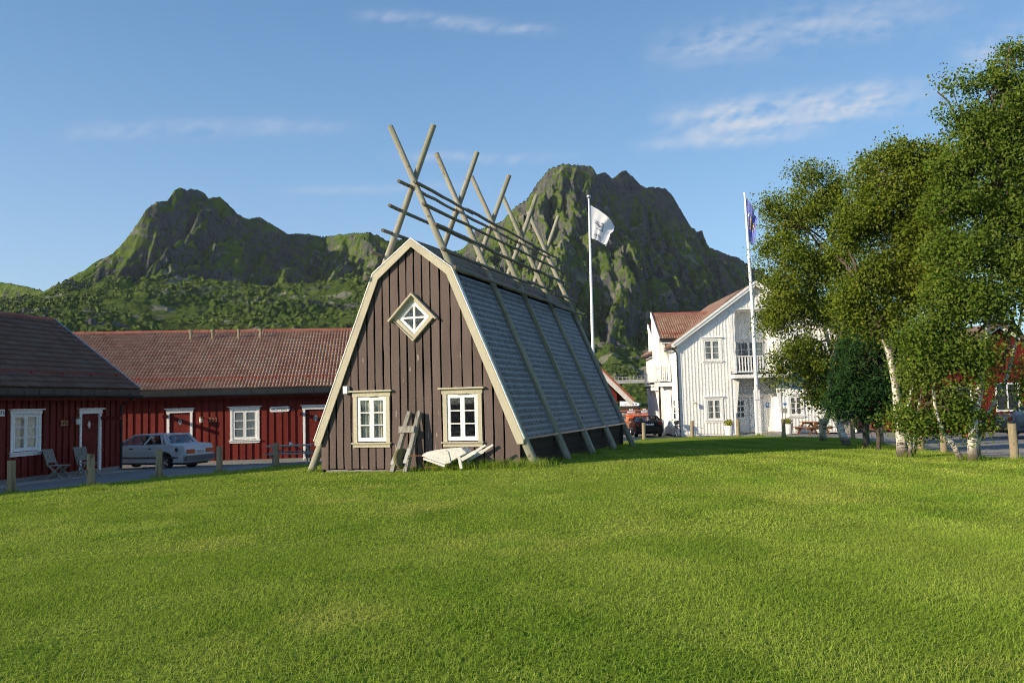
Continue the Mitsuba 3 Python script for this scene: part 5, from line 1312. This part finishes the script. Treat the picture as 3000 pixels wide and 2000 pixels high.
MB().tube([(.40, 0, .62), (.52, .02, .34)], [.016, .012], 7).tube([(.34, 0, .86), (.33, 0, .98)], [.013, .013], 7).done('fork', 'black_metal', t, fr, smooth=True)
MB().tube([(.25, .27, 1.0), (.33, .16, 1.02), (.33, -.16, 1.02), (.25, -.27, 1.0)], [.013] * 4, 7).done('handlebar', 'black_metal', t, fr, smooth=True)
MB().lathe([(0, -.03), (.06, -.03), (.10, .0), (.05, .03), (0, .03)], 12, (-.24, 0, .86)).done('saddle', 'tyre', t, fr)
MB().box(.42, .66, -.16, .16, .72, .74).box(.42, .43, -.16, .16, .74, .95).box(.65, .66, -.16, .16, .74, .95).box(.43, .65, -.16, -.15, .74, .95).box(.43, .65, .15, .16, .74, .95).done('basket', 'black_metal', t, fr)

# ---------------------------------------------------------------- beyond: work barge, bridge, far shore, right side
mat('orange_paint', lambda p, n, uv: mix((.62, .12, .045), (.72, .20, .09), noise(p.x * 3, p.y * 3, p.z * 5)), .5, .3)
mat('faded_orange', lambda p, n, uv: mix((.50, .20, .12), (.34, .19, .12), noise(p.x * 1.5, p.y * 2, p.z * 6)), .7, .2)
t = thing('work_barge', 'orange steel work barge moored behind the black car', 'barge')
fr = frame(0, 75, 0, 0)
MB().box(4, 26, 0, 9, -3.6, -.35).done('hull', 'faded_orange', t, fr)
for x in (10.3, 13.9, 16.2, 20): MB().box(x, x + 3.1 if x < 13 else x + 2.1, .3, 2.2, -.35, .28).done('hull_panel', 'orange_paint', t, fr)
for z in (.02, .48): MB().tube([(4, -.05, z + .1), (26, -.05, z + .1)], [.05, .05], 8).done('rail', 'orange_paint', t, fr, smooth=True)
for x in np.arange(5, 26, 1.9): MB().tube([(x, -.05, -.4), (x, -.05, .6)], [.035, .035], 6).done('post', 'orange_paint', t, fr, smooth=True)
for i, x in enumerate((12.85, 14.35)):
    t = thing('orange_container', f'orange container on the barge, {"left" if i == 0 else "right"} one of the pair behind the white house corner', 'container')
    MB().box(x, x + 1.35, .6, 2.4, .29, 1.05).done('box', 'orange_paint', t, fr)
    for q in range(4): MB().box(x + .1 + q * .33, x + .16 + q * .33, .56, .6, .32, 1.02).done('rib', 'orange_paint', t, fr)
mat('concrete', lambda p, n, uv: mix((.30, .29, .27), (.40, .385, .36), noise(p.x * .4, p.y * .4, p.z * .7)), .85, .15)
t = thing('road_bridge', 'grey concrete road bridge crossing below the right peak', 'bridge')
fr = frame(0, 398, 0, 0)
pts = [(-20, 0, 9.3), (30, 0, 10.6), (70, 0, 11.0), (150, 0, 10.4)]
for p, q in zip(pts[:-1], pts[1:]): MB().bar(p, q, 7.5, 1.7, off=-.85).done('deck', 'concrete', t, fr)
for x in np.arange(-18, 150, 1.78): MB().box(x, x + .28, -3.7, -3.55, np.interp(x, [-20, 30, 70, 150], [9.3, 10.6, 11, 10.4]), np.interp(x, [-20, 30, 70, 150], [9.3, 10.6, 11, 10.4]) + 1.5).done('railing_post', 'concrete', t, fr)
for zz in (1.45, .8):
    for p, q in zip(pts[:-1], pts[1:]): MB().bar((p[0], -3.62, p[2] + zz), (q[0], -3.62, q[2] + zz), .08, .12).done('railing_rail', 'concrete', t, fr)
for x in (66.6, 130): MB().tube([(x, 0, -5), (x, 0, 9.4)], [1.0, .92], 20).done('pier', 'concrete', t, fr, smooth=True)
t = thing('far_house', 'white flat house with a dark base on the far shore', 'house')
fr = frame(43.5, 330, -2.4, -.3); fr[:3, :3] *= .78
MB().box(-2.2, 2.4, 0, 5, 1.9, 4.4).add([(2.4, 0, 1.9), (7.4, 0, 1.9), (7.4, 0, 3.0), (2.4, 0, 4.3), (2.4, 5, 1.9), (7.4, 5, 1.9), (7.4, 5, 3.0), (2.4, 5, 4.3)], [[0, 1, 2, 3], [5, 4, 7, 6], [3, 2, 6, 7], [1, 5, 6, 2]]).done('upper_floor', 'trim_white', t, fr)
MB().box(-2.0, 7.0, .4, 5, -.5, 1.89).done('base', 'dark_plank', t, fr)
for x in (.2, 1.2, 2.9, 4.1, 5.6): MB().box(x, x + .5 + .3 * (x > 2), -.03, .02, 2.3, 2.95).done('window', 'dark_pane', t, fr)
mat('boat_white', (.75, .76, .78), .4, .4)
for i, (x, l) in enumerate(((44.5, 3.2), (49.5, 2.6), (54.0, 4.2), (60.5, 3.0))):
    t = thing('boat', ['small white boat below the far white house, leftmost', 'small white boat on the far shore, second from left', 'white boat on the far shore, third from left', 'white boat at the foot of the bridge pier'][i], 'boat')
    fr = frame(x, 318, -3.35, .2)
    MB().poly(Polygon([(-l / 2, .7), (-l / 2 + .3, 0), (l / 2 - .5, 0), (l / 2, .8)]), -.6, .6).done('hull', 'boat_white', t, fr)
    MB().box(-l / 5, l / 5, -.4, .4, .7, 1.25).done('cabin', 'boat_white', t, fr)
t = thing('mast', 'thin pole standing behind the white balcony', 'mast')
MB().tube([(10.9, 64, -.9), (10.9, 64, 4.9)], [.03, .02], 6).done('pole', 'grey_metal', t, None, smooth=True)
MB().lathe([(0, 4.85), (.07, 4.9), (.07, 4.97), (0, 5.0)], 8, (10.9, 64, 0)).done('tip', 'grey_metal', t)

RRF = frame(26.7, 46, -.62, .06)
t = thing('red_gable_house', 'red boarded house behind the birch leaves at the right edge', 'house')
g = Polygon([(-4.2, 0), (9, 0), (9, 3.2), (2.5, 6.4), (0, 5.6), (-4.2, 3.1)])
g = Polygon([(-4.2, 0), (4.2, 0), (4.2, 3.1), (0, 5.6), (-4.2, 3.1)])
MB().poly(g, .012, 8).done('wall', 'red_paint', t, RRF)
wins = [(-.2, 1.0, 1.1, 2.5), (-2.8, -1.7, 1.1, 2.4)]
cladding(t, RRF, g.difference(unary_union([sbox(a - .1, c - .1, b + .1, d + .1) for a, b, c, d in wins])), -.02, .011, .17, .02, 'red_paint')
for a, b, c, d in wins:
    k = numbered(t + '__window')
    MB().poly(sbox(a - .09, c - .09, b + .09, d + .09).difference(sbox(a, c, b, d)), -.05, .005).done('casing', 'trim_white', k, RRF)
    MB().quad((a, -.005, c), (b, -.005, c), (b, -.005, d), (a, -.005, d)).done('pane', 'dark_pane', k, RRF)
    MB().box((a + b) / 2 - .03, (a + b) / 2 + .03, -.03, -.006, c, d).done('bar', 'trim_white', k, RRF)
for s in (-1, 1):
    MB().bar((0, -.3, 5.72), (s * 4.7, -.3, 2.92), .06, .26, upv=(s * .6, 0, 1)).done('bargeboard', 'trim_white', t, RRF)
    MB().bar((0, 4, 5.82), (s * 4.75, 4, 3.0), 9, .12, upv=(s * .6, 0, 1)).done('roof', 'old_tile', t, RRF)
t = thing('board_fence', 'faded red board fence behind the trees right of the white house', 'fence')
fr = frame(20.9, 52, -.75, 0)
for i in range(22): MB().box(i * .13, i * .13 + .115, -.01, .012, .05, .88 + .02 * RND.random()).done('board', 'faded_red', t, fr)
for z in (.2, .7): MB().box(0, 2.85, .013, .05, z, z + .08).done('rail', 'faded_red', t, fr)
mat('faded_red', plank((.30, .13, .11), (.40, .19, .16), (.4, .33, .3), .4), .8, .1)
t = thing('waste_bin', 'orange bin with a white label seen between the birch leaves', 'bin')
fr = frame(21.0, 38.5, g1(21, 38.5) - .07, 0)
MB().poly(Polygon([(-.32, .1), (.32, .1), (.40, 1.05), (-.40, 1.05)]), -.35, .35).done('body', 'orange_paint', t, fr)
MB().bar((0, -.42, 1.09), (0, .42, 1.14), .88, .08, upv=(0, 0, 1)).done('lid', 'orange_paint', t, fr)
MB().box(-.18, .18, -.356, -.351, .55, .82).done('label_plate', 'trim_white', t, fr)
for s in (-.3, .3): MB().tube([(s, .3, .1), (s + .06, .3, .1)], [.1, .1], 12).done('wheel', 'tyre', t, fr)

# ---------------------------------------------------------------- trees
def leaf_fn(c1, c2, c3):
    return lambda p, n, uv: mix(mix(c1, c2, uv.x), c3, dr.select(uv.x > .9, .65, 0.) + .3 * smoothstep(.5, .75, fbm(p.x * 1.1, p.y * 1.1, p.z * 1.1, 2)) * (1 - dr.select(uv.x > .9, 1., 0.)))


for key, a, b, c in (('leaf_birch', (.108, .158, .018), (.185, .23, .03), (.26, .275, .05)), ('leaf_green', (.082, .145, .020), (.148, .205, .032), (.225, .255, .055)), ('leaf_rowan', (.022, .062, .020), (.040, .092, .030), (.07, .12, .045))):
    scene[key] = {'type': 'principledthin', 'base_color': proc(leaf_fn(a, b, c)), 'roughness': .42, 'eta': 1.4, 'diff_trans': .62}


def bark(p, n, uv):
    band = noise(uv.x * 5, uv.y * 26) * .55 + noise(uv.x * 13, uv.y * 60, 4) * .45
    c = mix((.50, .465, .41), (.70, .66, .59), noise(uv.x * 3, uv.y * 5, 9))
    c = mix(c, (.07, .055, .045), smoothstep(.60, .70, band))
    c = mix(c, (.16, .13, .10), smoothstep(.55, .75, noise(uv.x * 4, uv.y * 1.1, 17)) * .75)
    return mix(c, (.09, .075, .06), 1 - smoothstep(.1, .5, uv.y))


mat('birch_bark', bark, .75, .2)
mat('dark_bark', lambda p, n, uv: mix((.045, .035, .028), (.13, .105, .085), noise(uv.x * 14, uv.y * 9)), .85, .1)


def tree(name, label, group, trunks, blobs, nleaf, size, leafm, seed, barkm='birch_bark', clump=.24, per=46, limbs=2, pinnate=False, fill=.55):
    t = thing(name, label, 'tree', group)
    r = np.random.default_rng(seed)
    for i, (pts, rad) in enumerate(trunks):
        pts = np.array(pts, float); n = 14
        k = np.linspace(0, 1, len(pts)); kk = np.linspace(0, 1, n)
        p = np.stack([np.interp(kk, k, pts[:, c]) for c in range(3)], 1)
        p[1:-1] = (p[:-2] + p[1:-1] * 2 + p[2:]) / 4
        p[1:, :2] += r.normal(0, .012, (n - 1, 2))
        MB().tube(p, rad, 14, wob=.10).done('trunk', barkm, t, smooth=True)
    B = np.array([b[:6] for b in blobs], float)
    vol = B[:, 3] * B[:, 4] * B[:, 5]
    wts = np.array([b[6] if len(b) > 6 else 1. for b in blobs]) * vol ** .8; wts /= wts.sum()
    nc = nleaf // per
    bi = r.choice(len(B), nc, p=wts)
    d = r.normal(0, 1, (nc, 3)); d /= np.linalg.norm(d, axis=1, keepdims=True)
    rad = r.random(nc) ** fill
    cen = B[bi, :3] + d * rad[:, None] * B[bi, 3:6]
    hole = meshkit.fbm(cen * [1.35, 1.0, 1.6] + seed, 3, seed) < .545
    cen, bi = cen[hole], bi[hole]; nc = len(cen)
    # limbs from the trunks to the masses, twigs from there to the clumps
    lm = MB(); tops = np.array([p[-1] for p, _ in trunks] + [[np.interp(.72, [0, 1], [a, b]) for a, b in zip(p[0], p[-1])] for p, _ in trunks], float)
    for b in B:
        for q in range(limbs):
            tgt = b[:3] + r.normal(0, .35, 3) * b[3:6]
            s = tops[np.argmin(np.linalg.norm(tops - tgt, axis=1))]
            ts = np.linspace(0, 1, 7)[:, None]; mid = np.array([0, 0, .18 * np.linalg.norm(tgt - s)])
            path = s + (tgt - s) * ts + mid * np.sin(np.pi * ts) * .5 + r.normal(0, .04, (7, 3)) * np.sin(np.pi * ts)
            lm.tube(path, [.055, .018], 6)
    for i in r.choice(nc, min(nc, 260), replace=False):
        b = B[bi[i], :3] + r.normal(0, .2, 3) * B[bi[i], 3:6]
        m = (b + cen[i]) / 2 + r.normal(0, .06, 3)
        lm.tube([b, m, cen[i]], [.016, .004], 4, caps=False)
    lm.done('branches', 'dark_bark' if barkm == 'dark_bark' else 'twig_bark', t, smooth=True)
    n = nc * per
    g = r.normal(0, 1, (n, 3)); g *= (r.random((n, 1)) ** .45) / np.linalg.norm(g, axis=1, keepdims=True)
    c = np.repeat(cen, per, 0) + g * np.array([clump, clump, clump * .95]) * 1.9 * np.repeat(.55 + .8 * r.random((nc, 1)), per, 0)
    a = r.normal(0, 1, (n, 3)); a[:, 2] -= .35; a /= np.linalg.norm(a, axis=1, keepdims=True)
    u = r.normal(0, 1, (n, 3)) + [-.35, -.3, .55]; nn = u - a * (a * u).sum(1, keepdims=True); nn /= np.linalg.norm(nn, axis=1, keepdims=True)
    b = np.cross(a, nn); s = size * (.65 + .7 * r.random((n, 1)))
    if pinnate: a, b = a * 1.7, b * .62
    v = np.stack([c - a * s * .5, c + b * s * .38 - a * s * .05 + nn * s * .06, c + a * s * .5, c - b * s * .38 - a * s * .05 + nn * s * .06], 1)
    rr = r.random(n)
    f = (np.array([[0, 1, 2], [0, 2, 3]])[None] + (np.arange(n) * 4)[:, None, None]).reshape(-1, 3)
    k = numbered(t + '__crown')
    scene[k] = mikit.ply((v.reshape(-1, 3), f), leafm, uv=np.stack([np.repeat(rr, 4), np.zeros(n * 4)], 1))
    tag(k, kind='stuff')
    return t


mat('twig_bark', lambda p, n, uv: mix((.06, .045, .035), (.13, .10, .08), noise(uv.x * 9, uv.y * 6)), .85, .1)
BLA = [(10.92, 31.5, 8.17, 1.22, 1.22, 1.41, 1), (12.37, 32.1, 9.21, 1.18, 1.18, 1.24, 1), (10.27, 31.0, 6.27, 1.08, 1.08, 1.33, 1), (11.87, 31.8, 6.75, 1.43, 1.43, 1.43, 1), (12.89, 31.5, 8.38, 1.03, 1.03, 1.54, 1), (10.49, 31.5, 4.78, 1.0, 1.0, 1.03, 1.4), (11.94, 31.9, 4.92, 1.24, 1.17, 1.17, 1.3), (10.62, 31.2, 2.95, 1.02, 1.02, 1.02, 1.7), (12.05, 31.8, 2.81, 1.23, 0.97, 0.97, 1.9), (13.21, 32.0, 5.82, 1.18, 1.18, 1.83, 1), (11.99, 31.5, 1.51, 0.9, 0.59, 0.59, 1.9), (10.04, 31.5, 2.21, 0.58, 0.58, 0.62, 1.8), (14.28, 32.1, 9.97, 0.92, 0.92, 1.05, 1), (9.75, 31.5, 6.75, 0.51, 0.51, 1.16, 1), (10.01, 31.5, 8.72, 0.58, 0.58, 0.77, 0.9), (11.4, 31.5, 9.88, 0.71, 0.58, 0.58, 0.8), (13.05, 31.9, 3.7, 1.04, 1.04, 1.17, 1), (9.88, 31.5, 4.15, 0.64, 0.64, 0.77, 0.9), (11.1, 31.5, 1.67, 0.64, 0.45, 0.45, 1.6)]
BLB = [(10.29, 22.3, 7.4, 0.96, 0.91, 0.91, 1), (11.13, 22.3, 7.47, 0.82, 0.82, 0.86, 1), (9.85, 22.3, 6.19, 0.91, 0.91, 1.0, 1), (10.95, 22.3, 6.07, 1.0, 1.0, 1.0, 1), (10.6, 22.9, 4.97, 1.12, 1.03, 1.03, 1), (11.23, 22.3, 4.76, 0.91, 0.91, 1.0, 1), (9.4, 22.3, 4.81, 0.73, 0.73, 0.82, 1), (9.57, 22.3, 3.7, 0.73, 0.59, 0.59, 0.8), (11.38, 23.1, 3.74, 0.85, 0.75, 0.75, 0.9), (11.62, 22.3, 8.02, 0.55, 0.41, 0.41, 1), (10.61, 22.3, 8.1, 0.5, 0.41, 0.41, 1), (11.61, 21.7, 6.83, 0.62, 0.62, 0.97, 0.8), (11.24, 21.5, 5.53, 0.7, 0.7, 0.88, 0.9), (11.23, 21.5, 4.01, 0.61, 0.61, 0.79, 0.8), (10.06, 22.3, 3.5, 0.82, 0.55, 0.55, 0.8), (9.09, 22.3, 5.75, 0.5, 0.5, 0.64, 0.7), (8.99, 22.3, 4.08, 0.55, 0.55, 0.73, 0.8), (8.95, 22.3, 5.01, 0.55, 0.55, 0.73, 0.8)]
BLC = [(11.84, 20.0, 8.6, 0.82, 0.82, 0.9, 1), (12.59, 20.0, 9.18, 0.65, 0.65, 0.9, 1), (11.42, 20.0, 7.33, 0.9, 0.9, 0.9, 1), (12.25, 20.0, 7.31, 0.9, 0.9, 0.98, 1), (11.17, 20.0, 6.07, 0.9, 0.9, 0.9, 1), (12.15, 20.0, 5.88, 0.9, 0.9, 0.98, 1), (10.92, 20.0, 4.74, 0.9, 0.9, 0.9, 1), (11.89, 20.0, 4.47, 0.98, 0.9, 0.9, 1), (10.68, 20.0, 3.59, 0.9, 0.73, 0.73, 1), (11.61, 20.0, 3.4, 0.82, 0.57, 0.57, 0.8), (9.97, 20.0, 2.7, 0.86, 0.69, 0.69, 1), (10.85, 20.0, 2.44, 0.82, 0.61, 0.61, 1), (9.79, 20.0, 1.89, 0.61, 0.61, 0.73, 1), (10.15, 20.0, 1.72, 0.9, 0.73, 0.73, 1), (10.95, 20.0, 1.54, 0.73, 0.61, 0.61, 0.9), (9.62, 20.0, 0.96, 0.78, 0.47, 0.47, 0.9), (10.5, 20.0, 0.82, 0.73, 0.39, 0.39, 0.9), (11.2, 20.0, 0.92, 0.53, 0.34, 0.34, 0.8), (13.11, 20.0, 7.71, 0.82, 0.82, 1.8, 1), (12.97, 20.0, 4.69, 0.9, 0.9, 1.31, 1), (12.43, 20.0, 1.66, 0.57, 0.57, 0.65, 0.4), (11.0, 20.0, 8.62, 0.49, 0.49, 0.65, 0.8), (10.65, 20.0, 6.93, 0.49, 0.49, 0.73, 0.7), (10.49, 20.0, 5.76, 0.49, 0.49, 0.73, 0.7), (11.64, 20.0, 2.09, 0.49, 0.41, 0.41, 0.4), (9.3, 20.0, 1.05, 0.41, 0.37, 0.37, 0.6)]
BLR = [(11.19, 26.4, 2.57, 1.02, 0.97, 0.97, 1), (11.78, 26.4, 1.59, 0.81, 0.81, 0.81, 1), (10.59, 26.4, 1.62, 0.75, 0.75, 0.75, 1), (11.31, 26.4, 0.91, 0.97, 0.34, 0.34, 1), (11.61, 26.4, 3.37, 0.81, 0.7, 0.7, 1), (12.24, 26.4, 2.22, 0.54, 0.54, 0.75, 1), (10.25, 26.4, 1.2, 0.43, 0.43, 0.43, 0.8)]
TA1 = [(12.62, 34.4, -0.32), (12.44, 34.0, 0.28), (12.54, 33.0, 1.11), (12.51, 32.2, 2.56), (11.97, 31.8, 3.86), (11.71, 31.6, 5.15)]
TA2 = [(11.93, 30.2, -0.28), (11.82, 30.5, 0.28), (11.78, 31.0, 1.01), (11.77, 31.3, 2.28), (12.57, 31.6, 4.21), (12.88, 31.8, 6.19)]
TB1 = [(10.21, 22.2, -0.12), (10.19, 22.2, 0.32), (10.19, 22.3, 1.13), (10.14, 22.3, 2.13), (10.02, 22.3, 2.91), (9.52, 22.2, 3.69), (9.3, 22.1, 4.41)]
TB2 = [(10.1, 22.3, 2.59), (10.09, 22.4, 3.33), (10.15, 22.5, 4.26), (10.7, 22.6, 5.76)]
TB3 = [(10.31, 22.0, -0.1), (10.31, 22.0, 0.24), (10.28, 22.0, 1.13), (10.67, 22.0, 2.37)]
TB4 = [(10.51, 22.2, -0.08), (10.57, 22.2, 0.4), (10.64, 22.1, 1.12), (10.93, 22.0, 2.19)]
TC1 = [(10.7, 19.8, -0.12), (10.76, 19.8, 0.34), (10.91, 19.9, 0.97), (11.24, 20.0, 2.1), (11.53, 20.0, 3.98), (11.94, 20.0, 6.47)]
TC2 = [(10.53, 19.9, -0.11), (10.41, 19.9, 0.26), (10.1, 19.8, 0.59), (9.93, 19.8, 1.16), (9.91, 19.8, 2.13)]
TC3 = [(10.81, 19.9, 0.01), (11.21, 20.2, 0.71), (12.11, 20.4, 1.93), (12.71, 20.4, 4.43)]
TR = [(11.4, 26.4, -0.2), (11.44, 26.4, 1.06), (11.46, 26.4, 2.57)]
tree('birch_tree', 'broad birch before the white house with two crossing leaning trunks', 'birches on the right', [(TA1, [.14, .11, .05]), (TA2, [.15, .11, .05])], BLA, 140000, .084, 'leaf_birch', 1, clump=.25)
tree('birch_tree', 'tall birch with a thick white forked trunk in the middle of the group', 'birches on the right', [(TB1, [.17, .125, .10, .09, .08, .05, .035]), (TB2, [.085, .06, .03]), (TB3, [.055, .035]), (TB4, [.05, .03])], BLB, 98000, .073, 'leaf_birch', 2, clump=.2)
tree('birch_tree', 'tallest birch at the right edge with leaves hanging down to the grass', 'birches on the right', [(TC1, [.13, .10, .07, .03]), (TC2, [.075, .05, .03]), (TC3, [.06, .03])], BLC, 168000, .071, 'leaf_green', 3, clump=.2)
tree('rowan_tree', 'small dark green rowan hiding the top of the lamp post', None, [(TR, [.07, .03])], BLR, 24000, .10, 'leaf_rowan', 4, 'dark_bark', clump=.27, per=30, pinnate=True)
